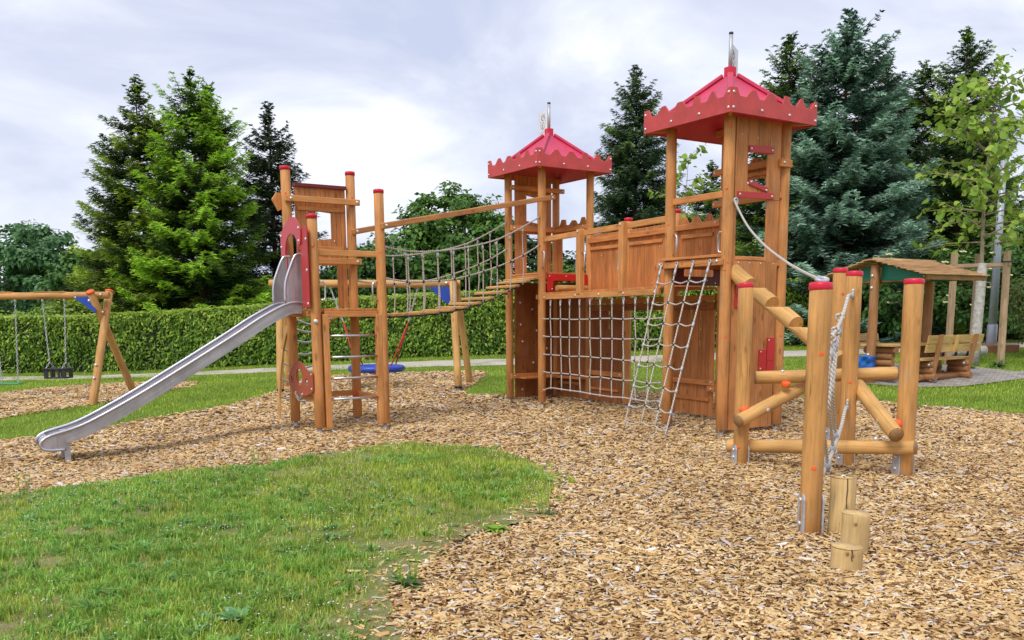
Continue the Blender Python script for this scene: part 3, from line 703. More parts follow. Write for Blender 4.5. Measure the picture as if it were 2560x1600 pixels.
# plank walls under the walkway
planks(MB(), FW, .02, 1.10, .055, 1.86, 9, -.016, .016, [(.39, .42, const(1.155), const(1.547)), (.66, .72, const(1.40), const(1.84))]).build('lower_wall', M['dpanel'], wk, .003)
planks(MB(), FW, 2.62, 3.62, .06, 1.86, 11, -.016, .016, [(3.03, 3.08, const(1.52), const(1.80)), (3.26, 3.31, const(1.138), const(1.63))]).build('lower_wall', M['panel'], wk, .003)
for u0, u1, z, h, w in ((.0, 1.24, .585, .09, .06), (.07, 1.03, .28, .045, .03), (2.60, 3.74, .595, .085, .06), (2.68, 3.56, .315, .05, .03), (3.56, 3.74, .50, .08, .06)):
    m_ = MB(); FW.bar(m_, u0, z, u1, z, w, h, .045 if h > .06 else .028); m_.build('batten', M['panel'], wk, .005)
bolts(wk, FW, [(1.15, .585), (3.66, .60), (3.66, .50)], .085, .02)
# ---- climbing net under the walkway
KNOT = MB().ball((0, 0, 0), 1, n=8).build('k', M['black']); KM = KNOT.data; bpy.data.objects.remove(KNOT)
def knot(parent, p, r=.021, sc_=(1, 1, 1), me=None, name='knot', mat=None):
    o = bpy.data.objects.new(name, me or KM); COL.objects.link(o); o.parent = parent; o.location = V(p) - base_of(parent); o.scale = (r * sc_[0], r * sc_[1], r * sc_[2]); return o
KNOT = MB().ball((0, 0, 0), 1, n=8).build('k', M['galv']); FM = KNOT.data; bpy.data.objects.remove(KNOT)
net = thing('climbing_net', 'pale rope climbing net with black knots hanging below the walkway edge', 'climbing net', N.p(1.9, 0, .1))
us = [.424, .771, 1.086, 1.409, 1.738, 2.054, 2.393, 2.718, 3.035, 3.363]; rows = [1.60, 1.287, .957, .635, .347]
W = .06
jit = {(i, j): (random.uniform(-.02, .02) + (.03 * (j / 4) if True else 0), random.uniform(-.008, .008)) for i in range(10) for j in range(5)}
jp = lambda i, j: N.p(us[i] + jit[i, j][0] * (1 if j else .4), rows[j] + jit[i, j][1], W)
for i, u in enumerate(us):
    r = MB().tube(spline([N.p(u, 1.90, W)] + [jp(i, j) for j in range(5)], 4), .011, 8).build('vertical_rope', M['rope'], net)
    MB().tube([N.p(u, 1.905, W) + N.t * (.022 * math.sin(t)) + Z * (.034 * math.cos(t)) for t in [2 * math.pi * k / 10 for k in range(10)]], .009, 6, True).build('eye_loop', M['galv'], r)
    MB().cyl(N.p(u, 1.80, W), N.p(u, 1.88, W), .014, n=8).build('ferrule', M['galv'], r)
    for j in range(5): knot(r, jp(i, j), .021 if j < 4 else .017, (1.1, 1.1, .9) if j < 4 else (1, 1, 1.6), KM if j < 4 else FM)
for j, z in enumerate(rows):
    r = MB().tube(spline([N.p(.10, z - (.06 if j == 4 else 0), W * .6)] + [jp(i, j) for i in range(10)] + [N.p(3.68, z + .015 + (.02 if j == 4 else 0), W * .6)], 4), .011, 8).build('horizontal_rope', M['rope'], net)
    for u in (.13, 3.64):
        MB().cyl(N.p(u - .03, z - (.055 if j == 4 and u < 1 else -.01 if u > 1 else 0), W * .62), N.p(u + .05, z - (.05 if j == 4 and u < 1 else -.01 if u > 1 else 0), W * .66), .016, n=8).build('ferrule', M['galv'], r)
# ---- slanting rope ladder at the big tower
lad = thing('rope_ladder', 'slanting pale rope ladder hung from the beam of the big tower to the wood chips', 'rope ladder', T3['L'] - B * .6)
f = F3['LP']
tops = [f.p(u, 2.372, .15) for u in (-.007, .317, .64, .963)]
bots = [V((1.62, 12.78, .02)), V((1.80, 12.40, .06)), V((1.93, 12.02, .05)), V((2.035, 11.74, .02))]
ts = [.107, .235, .36, .485, .61, .735, .855, .955]
def lp(i, t):
    p = tops[i].lerp(bots[i], t); pinch = .05 * math.sin(math.pi * min(1, t)) * (1, .2, -.2, -1)[i] * .2
    return p + A * pinch
for i in range(4):
    r = MB().tube(spline([lp(i, t) for t in [0] + ts[:7] + ([1.0] if i in (0, 3) else [.955])], 3), .0115, 8).build('side_rope' if i in (0, 3) else 'middle_rope', M['rope'], lad)
    MB().tube([tops[i] + f.t * (.022 * math.sin(t)) + Z * (.03 * math.cos(t)) for t in [2 * math.pi * k / 10 for k in range(10)]], .009, 6, True).build('eye_loop', M['galv'], r)
    MB().cyl(lp(i, .03), lp(i, .07), .018, n=8).build('ferrule', M['galv'], r)
    for t in ts[:7]:
        if i in (1, 2): knot(r, lp(i, t), .022)
        else: MB().cyl(lp(i, t - .012), lp(i, t + .014), .018, n=8).build('ferrule', M['galv'], r)
for t in ts:
    pts = []
    for i in range(4):
        pts.append(lp(i, t))
        if i < 3: pts.append(lp(i, t).lerp(lp(i + 1, t), .5) - Z * .028)
    MB().tube(spline(pts, 4), .0105, 8).build('rung_rope', M['rope'], lad)
# ---- hanging bridge from the slide tower to the middle tower
br = thing('rope_bridge', 'hanging plank bridge with rope sides between slide tower and middle tower', 'rope bridge', (T1['R'] + T2['L']) / 2)
NB, FB = Face(T1['R'], T2['P']), Face(T1['K'], T2['L'])
zp = pl_z([(0, 1.67), (.12, 1.672), (.5, 1.682), (.846, 1.694), (1.2, 1.715), (1.57, 1.75), (1.93, 1.80), (2.28, 1.87), (2.63, 1.96), (3.0, 2.068), (3.335, 2.18), (3.65, 2.272), (3.86, 2.325), (4.05, 2.38)])
zt = pl_z([(.07, 2.70), (.116, 2.691), (.535, 2.652), (.893, 2.660), (1.249, 2.689), (1.628, 2.735), (1.988, 2.794), (2.362, 2.866), (2.732, 2.955), (3.1, 3.08), (3.46, 3.222), (3.913, 3.412), (3.97, 3.44)])
zm = pl_z([(.07, 2.235), (.112, 2.228), (.54, 2.192), (.9, 2.202), (1.26, 2.222), (1.616, 2.259), (1.978, 2.325), (2.335, 2.4), (2.716, 2.495), (3.08, 2.60), (3.45, 2.723), (3.906, 2.912), (3.97, 2.94)])
ub = [.19, .53, .87, 1.22, 1.57, 1.93, 2.28, 2.63, 3.0, 3.335, 3.65, 3.87]
for u in ub:
    a, b = NB.p(u, zp(u) + .01, -.03), FB.p(u * FB.len / NB.len, zp(u) + .01, .03)
    sl_ = (zp(u + .1) - zp(u - .1)) / .2; fwd = (NB.t + Z * sl_ * .4).normalized(); x = b - a; up_ = x.cross(fwd).normalized(); up_ = up_ if up_.z > 0 else -up_
    pk = MB().box((a + b) / 2, x, fwd * .135, up_ * .042).build('plank', M['log'], br, .006)
    for q in (a, b): knot(pk, q - Z * .03 + (a - b).normalized() * (.02 if q == a else -.02), .028, (1.1, 1.1, .8))
for i, k in enumerate((.06, .3, .55, .8, .95)):
    pts = []
    for u in np.linspace(.08, 3.98, 24):
        pts.append(NB.p(u, zp(u) - .022, -.03).lerp(FB.p(u * FB.len / NB.len, zp(u) - .022, .03), k))
    MB().tube(pts, .011, 6).build('bearer_rope', M['black'], br)
for fr, w in ((NB, .0), (FB, .0)):
    sc_ = fr.len / NB.len
    for nm, zz in (('hand_rope', zt), ('middle_rope', zm)):
        MB().tube([fr.p(u * sc_, zz(u), w) for u in np.linspace(.07, 3.96, 40)], .0125, 8).build(nm, M['rope'], br)
        for u0 in (.08, 3.86): MB().cyl(fr.p(u0 * sc_, zz(u0), w), fr.p((u0 + .1) * sc_, zz(u0 + .1), w), .017, n=8).build('ferrule', M['galv'], br)
    for u in [.53, .89, 1.25, 1.62, 1.98, 2.35, 2.725, 3.09, 3.455]:
        x = u * sc_; sw = random.uniform(-.012, .012)
        r = MB().tube(spline([fr.p(x, zt(u), w), fr.p(x + .01, (zt(u) + zm(u)) / 2, w + sw), fr.p(x + .012, zm(u), w), fr.p(x + .02, (zm(u) + zp(u)) / 2, w - sw), fr.p(x + .0, zp(u), w)], 4), .0105, 8).build('hanger_rope', M['rope'], br)
        MB().cyl(fr.p(x, zt(u) - .10, w), fr.p(x, zt(u) - .03, w), .0165, n=8).build('ferrule', M['galv'], r)
        MB().ball(fr.p(x, zt(u), w), .02).build('loop_end', M['rope'], r); knot(r, fr.p(x + .012, zm(u), w), .024)
for fr, w, u1, z1 in ((NB, .10, 4.285, 3.81), (FB, .08, 4.25, 3.83)):
    m_ = MB(); fr.bar(m_, -.055, 2.975, u1, z1, w, .085, .06); m_.build('top_beam', M['post'], br, .012, 2)
    for u, z in ((.02, 2.99), (u1 - .1, z1 - .02)): stud(br, fr.p(u, z, w + .031 if fr is NB else w + .031), fr.n, .023)
# ------------------------------------------------------------------ balance course of posts and logs at the right
bc = thing('log_climbing_frame', 'climbing frame of five red-capped posts with crossed logs in the wood chips', 'climbing frame', (3.4, 9.3, 0))
PN, PS, PQ, PR_, P5 = V((2.296, 6.68, 0)), V((2.59, 9.94, 0)), V((3.73, 9.8, 0)), V((4.076, 9.12, 0)), V((4.05, 11.1, 0))
def bracket(po, p, zb, zt_, d, r=.088):
    """pair of upright steel shoes bolted to the foot of a post"""
    for sgn in (-1, 1):
        dd = V((d[0], d[1], 0)).normalized() * sgn; f = Face(p + dd * r - dd.cross(Z) * 0, p + dd * r + dd.cross(Z) * -.1); f.a = p + dd * r
        f.t = Z.cross(dd); f.n = dd
        k = .06; out = [(-k, zb), (k, zb), (k, zt_ - .05), (k * .72, zt_ - .012), (k * .3, zt_), (-k * .3, zt_), (-k * .72, zt_ - .012), (-k, zt_ - .05)]
        sh = MB().prism([out], f, -.012, .003).build('steel_shoe', M['galv'], po, .002)
        for z in (zt_ - .055, zb + .09): stud(sh, f.p(.0, z, .006), dd, .02)
for p, top, r, zt_, ang in ((PN, 1.885, .083, .30, .15), (PS, 2.0, .083, .20, .4), (PQ, 2.11, .085, .16, .5), (PR_, 2.0, .094, .24, .5), (P5, 2.21, .085, .24, .3)):
    po = MB().cyl((p.x, p.y, -.05), (p.x, p.y, top - .04), r * (.98 if p is PN else 1), r, 26, wob=.003).build('post', M['frame'], bc, .004)
    R = r * 1.03
    MB().lathe((p.x, p.y, top - .055), (0, 0, 1), [(R, 0), (R * 1.03, .006), (R, .04), (R * .95, .052), (R * .5, .058), (.004, .06)], 26).build('post_cap', M['cap'], po)
    d = V((math.cos(ang), math.sin(ang) * .4, 0)); bracket(po, p, -.03, zt_, d, r - .004)
def log(name, a, b, r=.075, m='log', parent=None):
    o = MB().cyl(a, b, r, r * .97, 24, wob=.004, caps=False); ob = o.build(name, M[m], parent or bc)
    d = (V(b) - V(a)).normalized()
    for q, dd, rr in ((V(a), -d, r), (V(b), d, r * .97)): MB().lathe(q - dd * .002, dd, [(rr, 0), (rr * .95, .009), (.004, .010)], 24).build('cut_end', M['endgrain'], ob)
    return ob
log('log_beam', (2.79, 10.16, .938), (4.33, 10.0, .992), .074)
log('log_beam', (2.505, 9.74, .49), (3.42, 10.28, .845), .075)
log('log_beam', (3.88, 9.93, .86), (3.86, 8.83, .445), .078)
log('log_beam', (2.51, 10.16, .152), (4.10, 8.92, .305), .074)
for p, d, r in (((3.10, 10.02, .868), (0, -.25, 1), .05), ((2.60, 9.86, .60), (-.3, .3, 1), .055), ((3.82, 9.83, .80), (1, 0, 0), .05), ((3.955, 9.05, .53), (1, .2, .2), .05), ((2.69, 9.98, .172), (1, -.4, 0), .05)):
    d = V(d).normalized(); MB().cyl(V(p) - d * .025, V(p) + d * .03, r, n=16).build('spacer_ring', M['orange'], bc, .004)
stud(bc, (2.86, 9.88, .60), (.3, -.9, .3), .028); stud(bc, (3.79, 9.15, .36), (-.3, -.9, 0), .028); stud(bc, (3.80, 9.14, .56), (-.9, -.3, .2), .026); stud(bc, (3.08, 10.1, 1.012), (0, 0, 1), .028)
for p, z, r, a in ((PN, 1.36, .083, .3), (PN, .50, .083, .1), (PQ, .91, .085, .1), (PS, .18, .083, -.3), (P5, 1.9, .085, .5), (P5, 1.05, .085, .4)): dot_on_post(bc, p, z, r, a)
# short rope net between two of the posts
rn = thing('rope_net', 'short twisted rope net strung from the large front post to the post behind', 'rope net', PN.lerp(PQ, .5))
q = Face(PQ, PN); Lq = q.len
up_ = [(.06, 1.85), (.74, 1.83), (.93, 1.765), (1.384, 1.618), (2.0, 1.50), (2.64, 1.45), (3.36, 1.42)]
lo_ = [(.06, .66), (.43, .63), (.853, .50), (1.717, .372), (2.43, .325), (3.36, .27)]
for nm, tab in (('upper_rope', up_), ('lower_rope', lo_)):
    r = MB().tube(spline([q.p(u, z) for u, z in tab], 6), .019, 10).build(nm, M['rope'], rn)
    u, z = tab[0]; MB().tube([q.p(u + .04, z + .02) + q.t * (.03 * math.cos(t)) + Z * (.04 * math.sin(t)) for t in [2 * math.pi * k / 10 for k in range(10)]], .014, 6, True).build('eye_loop', M['rope'], r)
    MB().cyl(q.p(tab[1][0] * .25 + .06, z - .01), q.p(tab[1][0] * .6 + .05, (z + tab[1][1]) / 2 - .0), .026, n=10).build('ferrule', M['galv'], r)
fu, fl = pl_z(up_), pl_z(lo_)
for ua, ub_, w in ((1.384, 1.25, .02), (2.0, 1.72, .0), (2.64, 2.43, -.02)):
    za, zb_ = fu(ua) - .05, fl(ub_) + .05; um = (ua + ub_) / 2 + .42
    r = MB().tube(spline([q.p(ua, za + .03, w), q.p(ua + .02, za - .08, w), q.p(um - .1, (za * .65 + zb_ * .35), w), q.p(um, (za + zb_) / 2 - .1, w), q.p(ub_ + .12, zb_ + .1, w), q.p(ub_, zb_ - .02, w)], 7), .0145, 10).build('cross_rope', M['rope'], rn)
    MB().cyl(q.p(ua, za - .03, w), q.p(ua + .015, za - .13, w), .026, n=12).build('ferrule', M['galv'], r); MB().cyl(q.p(ub_ + .02, zb_ + .03, w), q.p(ub_ + .0, zb_ - .06, w), .026, n=12).build('ferrule', M['galv'], r)
    for uu, zz in ((ua, fu(ua)), (ub_, fl(ub_))): MB().tube([q.p(uu, zz, w) + q.n * (.032 * math.cos(t)) + Z * (.036 * math.sin(t)) for t in [2 * math.pi * k / 10 for k in range(10)]], .014, 6, True).build('rope_ring', M['rope'], r)
# rope handrail and notched log
hr = thing('hand_rope', 'single sagging hand rope from the big tower down to the front post', 'rope', T3['P'].lerp(PN, .5))
q = Face(T3['P'], PN)
pts = [(.09, 3.19), (.5, 2.98), (.82, 2.85), (1.86, 2.53), (3.03, 2.27), (4.145, 2.08), (4.88, 1.975), (5.4, 1.915), (5.64, 1.895)]
q0 = F3['PR']; st_ = q0.p(.10, 3.165, .05)
P_ = [st_, V((2.985, 12.09, 3.10)), V((2.83, 10.877, 2.703)), V((2.659, 9.53, 2.377)), V((2.502, 8.288, 2.139)), V((2.401, 7.493, 2.011)), V((2.335, 6.90, 1.925)), V((2.31, 6.72, 1.905))]
r = MB().tube(spline(P_, 8), .013, 8).build('rope_line', M['rope'], hr)
MB().cyl(spline(P_, 8)[1], spline(P_, 8)[3], .022, n=10).build('ferrule', M['galv'], r)
MB().tube([st_ + q0.t * (.035 * math.cos(t)) + Z * (.045 * math.sin(t)) for t in [2 * math.pi * k / 12 for k in range(12)]], .015, 8, True).build('eye_loop', M['galv'], r)
MB().tube([V((2.31, 6.70, 1.905)) + V((1, .2, 0)) * (.045 * math.cos(t)) + V((0, .6, .25)) * (.05 * math.sin(t)) for t in [2 * math.pi * k / 12 for k in range(12)]], .015, 8, True).build('eye_loop', M['galv'], r)
MB().cyl(spline(P_, 8)[-5], spline(P_, 8)[-2], .022, n=10).build('ferrule', M['galv'], r)
nl = thing('notched_log', 'slanting log with four stepped notches climbing from the frame to the big tower', 'step log', (3.4, 11.4, 0))
a, b = V((3.06, 12.42, 2.24)), V((3.83, 10.36, 1.10)); d = b - a; L = d.length; d.normalize()
side = d.cross(Z).normalized(); upn = side.cross(d).normalized(); R = .105; mb = MB(); n = 26
def ring(t, cutv, flat):
    """section of the log at distance t; the top is cut off at height cutv above the axis"""
    vs = []
    for i in range(n):
        th = 2 * math.pi * i / n; y, zz = R * math.cos(th), R * math.sin(th)
        if zz > cutv: zz = cutv
        vs.append(a + d * t + side * y + upn * zz)
    return vs
step = L / 4.6; secs = []; t = 0
while t < L - .01:
    e = min(L, t + (.44 if t == 0 else .552)); secs += [(t, -.035), (t + .001, -.035)] if t > 0 else []
    secs += [(t + .17, .105), (e - .0005, .105)] if t == 0 else [(t + .002, -.035), (t + step * .5, .095), (e - .0005, .105)]
    t = e
if secs[0][0] > 0: secs = [(0, .105)] + secs
vs, gs, fs = [], [], []
for tt, cv in secs: 
    rg = ring(tt, cv, 0); vs += rg; gs += [(tt, (v - a).dot(side), (v - a).dot(upn)) for v in rg]
for k in range(len(secs) - 1):
    for i in range(n):
        j = (i + 1) % n; fs.append((k * n + i, (k + 1) * n + i, (k + 1) * n + j, k * n + j))
fs += [tuple(range(n)), tuple((len(secs) - 1) * n + i for i in range(n))[::-1]]
mb.add(vs, fs, gs).build('step_log', M['log'], nl, .006)
# stumps
for (x, y, h, r, lab, nmf) in ((2.538, 6.70, .44, .097, 'tallest pale stump with a cracked grey top behind the front post foot', 1), (2.417, 6.12, .285, .096, 'middle height pale stump between the tall and the low stump', 0), (2.204, 5.70, .155, .102, 'lowest and nearest pale stump with a split down its front', 2)):
    st = thing('stepping_stump', lab, 'stump', (x, y, 0), 'stepping stumps beside the front post')
    tilt = .10 if nmf == 2 else .03
    body = MB().cyl((x, y, -.05), (x + .004, y, h - .02), r, r * .985, 30, wob=.004).build('stump_body', M['stump'], st, .010, 2)
    tp = MB().lathe((x + .004, y, h - .024), (tilt * .4, 0, 1), [(r * .972, 0), (r * .955, .0075), (.004, .0095)], 26).build('stump_top', M['stump'], st)
    f = Face((x - .5, y), (x + .5, y))
    if nmf:
        cr = MB()
        zt = h - .02; pts = [(.5 + .0, zt), (.503, zt * .8), (.499, zt * .62), (.502, zt * .45)]
        for (u0, z0), (u1, z1) in zip(pts, pts[1:]): f.bar(cr, u0, z0, u1, z1, r * 1.0, .006, .012)
        cr.build('crack', M['bark'], body)
    if nmf == 1:
        MB().lathe((x, y, h - .013), (0, 0, 1), [(.022, -.004), (.022, .004), (.004, .006)], 14).build('top_plate', M['bolt'], st)
        cr = MB()
        for k in range(6):
            th = k * 1.05 + .3; cr.box((x + .055 * math.cos(th), y + .055 * math.sin(th), h - .014), V((math.cos(th), math.sin(th), 0)) * .075, V((-math.sin(th), math.cos(th), 0)) * .006, Z * .004)
        cr.build('crack', M['bark'], tp)
    else:
        for u, z in ((.47, h * .72), (.505, h * .62)):
            if nmf == 2 or u < .5: MB().lathe((x + u - .5, y - r * .99, z), (0, -1, 0), [(.011, 0), (.011, .004), (.004, .005)], 10).build('peg', M['endgrain'], body)

# ------------------------------------------------------------------ swings
def swing_legs(root, foot, topp, r, mat='swing'):
    o = MB().cyl(foot, topp, r, r * .95, 20, wob=.005).build('swing_leg', M[mat], root, .004); d = (V(topp) - V(foot)).normalized()
    MB().lathe(V(topp) - d * .02, d, [(r * 1.06, 0), (r * 1.06, .04), (r * .6, .055), (.004, .056)], 20).build('leg_cap', M['orange'], o); return o
sw = thing('swing_frame', 'wooden swing frame with orange leg caps and dark blue gusset on the left chip bed', 'swing frame', (-10.2, 18.4, 0))
MB().cyl((-8.22, 18.45, 2.135), (-13.2, 18.45, 2.125), .072, .07, 22, wob=.005).build('top_beam', M['swing'], sw, .004)
for x0, x1 in ((-9.1, -9.75), (-10.2, -11.3), (-11.6, -13.1)):
    MB().box(((x0 + x1) / 2, 18.45, 2.21), (x1 - x0, 0, -.004), (0, .10, 0), (0, 0, .022)).build('beam_cover', M['board'], sw, .004)
swing_legs(sw, (-8.33, 17.54, gz(-8.33, 17.54) - .1), (-8.36, 18.78, 2.22), .080); swing_legs(sw, (-8.20, 19.38, -.1), (-8.50, 18.22, 2.20), .078)
swing_legs(sw, (-13.0, 17.54, -.1), (-12.9, 18.78, 2.22), .080); swing_legs(sw, (-13.1, 19.38, -.1), (-12.9, 18.22, 2.20), .078)
gf = Face((-9.0, 18.30), (-8.0, 18.30))
MB().prism([[(.12, 2.10), (.53, 1.78), (.56, 1.80), (.46, 2.11)]], gf, -.012, .012).build('gusset', M['blue'], sw, .003)
MB().box((-8.36, 18.5, 1.80), (.06, 0, 0), (0, .08, 0), (0, 0, .08)).build('spacer_ring', M['orange'], sw, .01)
for p, n in (((-8.88, 18.37, 2.09), (0, -1, 0)), ((-8.36, 18.36, 2.15), (.2, -1, 0)), ((-8.50, 18.14, 2.03), (0, -1, .1)), ((-8.36, 18.40, 1.80), (.5, -1, 0)), ((-8.34, 17.875, .75), (0, -1, .3)), ((-8.335, 17.74, .50), (0, -1, .3))): stud(sw, p, n, .026)
def eye_bolt(root, x, y, z): 
    MB().cyl((x, y, z - .06), (x, y, z + .03), .024, n=10).build('hanger', M['bolt'], root)
ts_ = thing('toddler_swing', 'black bucket toddler swing seat on two chains under the left frame', 'swing', (-9.39, 18.45, .55))
for x0, x1 in ((-9.60, -9.56), (-9.15, -9.225)):
    eye_bolt(ts_, x0, 18.45, 2.07); chain((x0, 18.45, 2.04), (x1, 18.45, .78)).build('chain', M['galv'], ts_)
    for dx, dy in ((-.06, -.06), (.06, .08)): chain((x1, 18.45, .78), (x1 + dx, 18.45 + dy, .655)).build('chain', M['galv'], ts_)
mb = MB(); x0, x1, y0, y1 = -9.62, -9.17, 18.31, 18.59
mb.tube([(x0, y0, .64), (x1, y0, .64), (x1, y1, .64), (x0, y1, .64)], .024, 8, True); mb.build('seat_rim', M['black'], ts_, 0)
MB().box(((x0 + x1) / 2, 18.45, .465), (.47, 0, 0), (0, .30, 0), (0, 0, .03)).build('seat_base', M['black'], ts_, .01, 2)
for x, y, w in ((x0 + .04, y0, .09), (x1 - .04, y0, .09), (x0 + .04, y1, .09), (x1 - .04, y1, .09), (-9.47, y0, .045), (-9.32, y0, .045), (-9.395, y1, .06)):
    MB().box((x, y, .55), (w, 0, 0), (0, .022, 0), (0, 0, .17)).build('seat_strap', M['black'], ts_, .006)
gs_ = thing('flat_swing', 'green flat swing seat on two chains at the left edge of the picture', 'swing', (-10.41, 18.45, .34))
for x0, x1 in ((-10.16, -10.25), (-10.58, -10.59)):
    eye_bolt(gs_, x0, 18.45, 2.07); chain((x0, 18.45, 2.04), (x1, 18.45, .37)).build('chain', M['galv'], gs_)
MB().box((-10.42, 18.45, .345), (.46, 0, 0), (0, .18, 0), (0, 0, .03)).build('seat', M['gseat'], gs_, .012, 2)
rs = thing('swing_frame', 'pale wooden swing frame with bright blue gusset behind the rope bridge', 'swing frame', (-3.1, 20, .1))
MB().cyl((-1.12, 20, 2.38), (-5.35, 20, 2.41), .085, .083, 22, wob=.004).build('top_beam', M['log'], rs, .004)
for x, fx in ((-1.27, -1.15), (-5.1, -5.0)):
    z0 = gz(fx, 19.2)
    a = swing_legs(rs, (fx, 19.18, z0 + .05), (x, 19.86, 2.44), .080, 'log'); MB().cyl((fx, 19.17, z0 - .1), (fx, 19.18, z0 + .07), .035, n=10).build('steel_foot', M['galv'], a); MB().cyl((fx, 19.175, z0 + .035), (fx, 19.183, z0 + .07), .084, n=18).build('foot_band', M['black'], a)
    swing_legs(rs, (fx + .19 if x > -3 else fx - .19, 20.66, gz(fx, 20.6) - .1), (x + .06, 20.1, 2.40), .078, 'log')
gf = Face((-2.0, 19.84), (-1.0, 19.84))
MB().prism([[(.20, 2.305), (.55, 1.965), (.68, 1.93), (.675, 2.305)]], gf, -.012, .012).build('gusset', M['blue'], rs, .003)
MB().prism([[(-3.05, 2.305), (-3.05, 1.93), (-2.92, 1.965), (-2.57, 2.305)]], gf, -.012, .012).build('gusset', M['blue'], rs, .003)
stud(rs, (-1.42, 19.92, 2.39), (0, -1, 0), .035); stud(rs, (-1.33, 19.82, 1.97), (0, -1, 0), .022)
ns = thing('nest_swing', 'round blue nest swing with red ropes hanging behind the slide tower', 'swing', (-3.03, 20, .52))
rr = .565; ctr = V((-3.03, 20, .52))
MB().tube([ctr + V((rr * math.cos(t), rr * math.sin(t), .0)) for t in [2 * math.pi * k / 36 for k in range(36)]], .072, 12, True).build('padded_ring', M['blue'], ns)
for k in range(7):
    o_ = -.42 + .14 * k; h = math.sqrt(.5 ** 2 - o_ ** 2)
    MB().tube([ctr + V((o_, -h, -.02)), ctr + V((o_, 0, -.11)), ctr + V((o_, h, -.02))], .012, 6).build('net_rope', M['redrope'], ns)
    MB().tube([ctr + V((-h, o_, -.02)), ctr + V((0, o_, -.11)), ctr + V((h, o_, -.02))], .012, 6).build('net_rope', M['redrope'], ns)
for xt, xm, sg in ((-4.0, -3.74, -1), (-2.06, -2.29, 1)):
    eye_bolt(ns, xt, 20, 2.33); chain((xt, 20, 2.30), (xm, 20, 1.55), .06, .009).build('chain', M['galv'], ns)
    for dy in (-.33, .33):
        e = ctr + V((sg * .38, dy * 1.25, .07)); MB().tube([(xm, 20, 1.55), e], .016, 6).build('red_rope', M['redrope'], ns)
        MB().cyl(e, e - Z * .06 + V((0, 0, -.04)), .022, n=8).build('rope_clip', M['galv'], ns)
# ------------------------------------------------------------------ picnic shelter, table and benches
gr = gz(8.8, 19.5)
D = V((.85, .53, 0)).normalized(); E_ = V((D.y, -D.x, 0))                # along the ridge; towards the near eave
ap = V((7.78, 19.28, 0))
sh = thing('picnic_shelter', 'small wooden picnic shelter with board roof and green gable panels', 'shelter', (ap + D * 1.1) + Z * gr)
for k, nm in ((-.01, 'front'), (1.95, 'rear')):
    p = ap + D * k; MB().cyl((p.x, p.y, gr - .1), (p.x, p.y, 2.68), .098, .094, 22, wob=.004).build('post', M['shelter'], sh, .004)
for z in (2.45, 2.20, .78): p = ap - D * .105; stud(sh, p + Z * z, -D, .035)
zr, ze_, wv = 2.78, 2.41, 1.32
for sg in (1, -1):
    mb = MB(); n = 9
    for i in range(n):
        f0, f1 = i / n, (i + 1.25) / n
        a = ap - D * .14 + E_ * (sg * wv * f0) + Z * (zr - (zr - ze_) * f0); b = ap - D * .14 + E_ * (sg * wv * f1) + Z * (zr - (zr - ze_) * f1 + .030)
        mb.box((a + b) / 2 + D * 1.02 + Z * .01, D * (2.20 + random.uniform(-.03, .03)), b - a, (b - a).cross(D).normalized() * .024)
    mb.build('roof_board', M['shingle'], sh, .003)
    for k in (.16, 1.9):
        a, b = ap + D * k + Z * (zr - .09), ap + D * k + E_ * sg * (wv - .04) + Z * (ze_ - .04)
        MB().box((a + b) / 2, b - a, D * .06, (b - a).cross(D).normalized() * .10).build('rafter', M['shelter'], sh, .005)
    a = ap + E_ * sg * (wv - .06) + Z * (ze_ - .03); MB().box(a + D * .95, D * 2.1, E_ * .05, Z * .10).build('eave_beam', M['shelter'], sh, .005)
    gfc = Face(ap + D * .10, ap + D * .10 + E_ * sg)
    q = [(.09, ze_ - .06), (wv - .16, ze_ - .06), (wv - .16, ze_ - .0), (.09, zr - .08)]
    MB().prism([q], gfc, -.012, .012).build('gable_panel', M['green'], sh, .003); gfc2 = Face(ap + D * 1.85, ap + D * 1.85 + E_ * sg); MB().prism([q], gfc2, -.012, .012).build('gable_panel', M['green'], sh, .003)
    for u, z in ((.45, ze_ + .2), (wv - .24, ze_ - .0)): stud(sh, gfc.p(u, z, .0) - D * .013, -D, .022)
    for z, u1 in ((ze_ - .10, wv - .12),):
        m_ = MB(); gfc.bar(m_, .10, z + .02, u1, z + .02, .0, .03, .03); m_.build('tie_beam', M['shelter'], sh, .004)
MB().cyl(ap - D * .1 + Z * (zr + .02), ap + D * 2.1 + Z * (zr + .02), .035, n=12).build('ridge_pole', M['shingle'], sh)
def halflog(mb, c_, ax, L, r): 
    mb.cyl(V(c_) - ax * L / 2, V(c_) + ax * L / 2, r, n=16)
tcn = ap + D * 1.15 + E_ * .02
tb = thing('picnic_table', 'heavy wooden picnic table on stacked log legs under the shelter', 'table', tcn + Z * gr)
for k in range(4): MB().box(tcn + E_ * (-.3 + .2 * k) + Z * (gr + .76), D * 2.05, E_ * .192, Z * .05).build('table_board', M['shelter'] if 0 else M['bench'], tb, .006)
for k in (-.85, .85):
    for i, (z, L_) in enumerate(((.10, .8), (.24, .66), (.38, .62), (.52, .62), (.655, .78))):
        m_ = MB(); halflog(m_, tcn + D * k + Z * (gr + z), E_, L_, .075); m_.build('leg_log', M['shelter'], tb, .005)
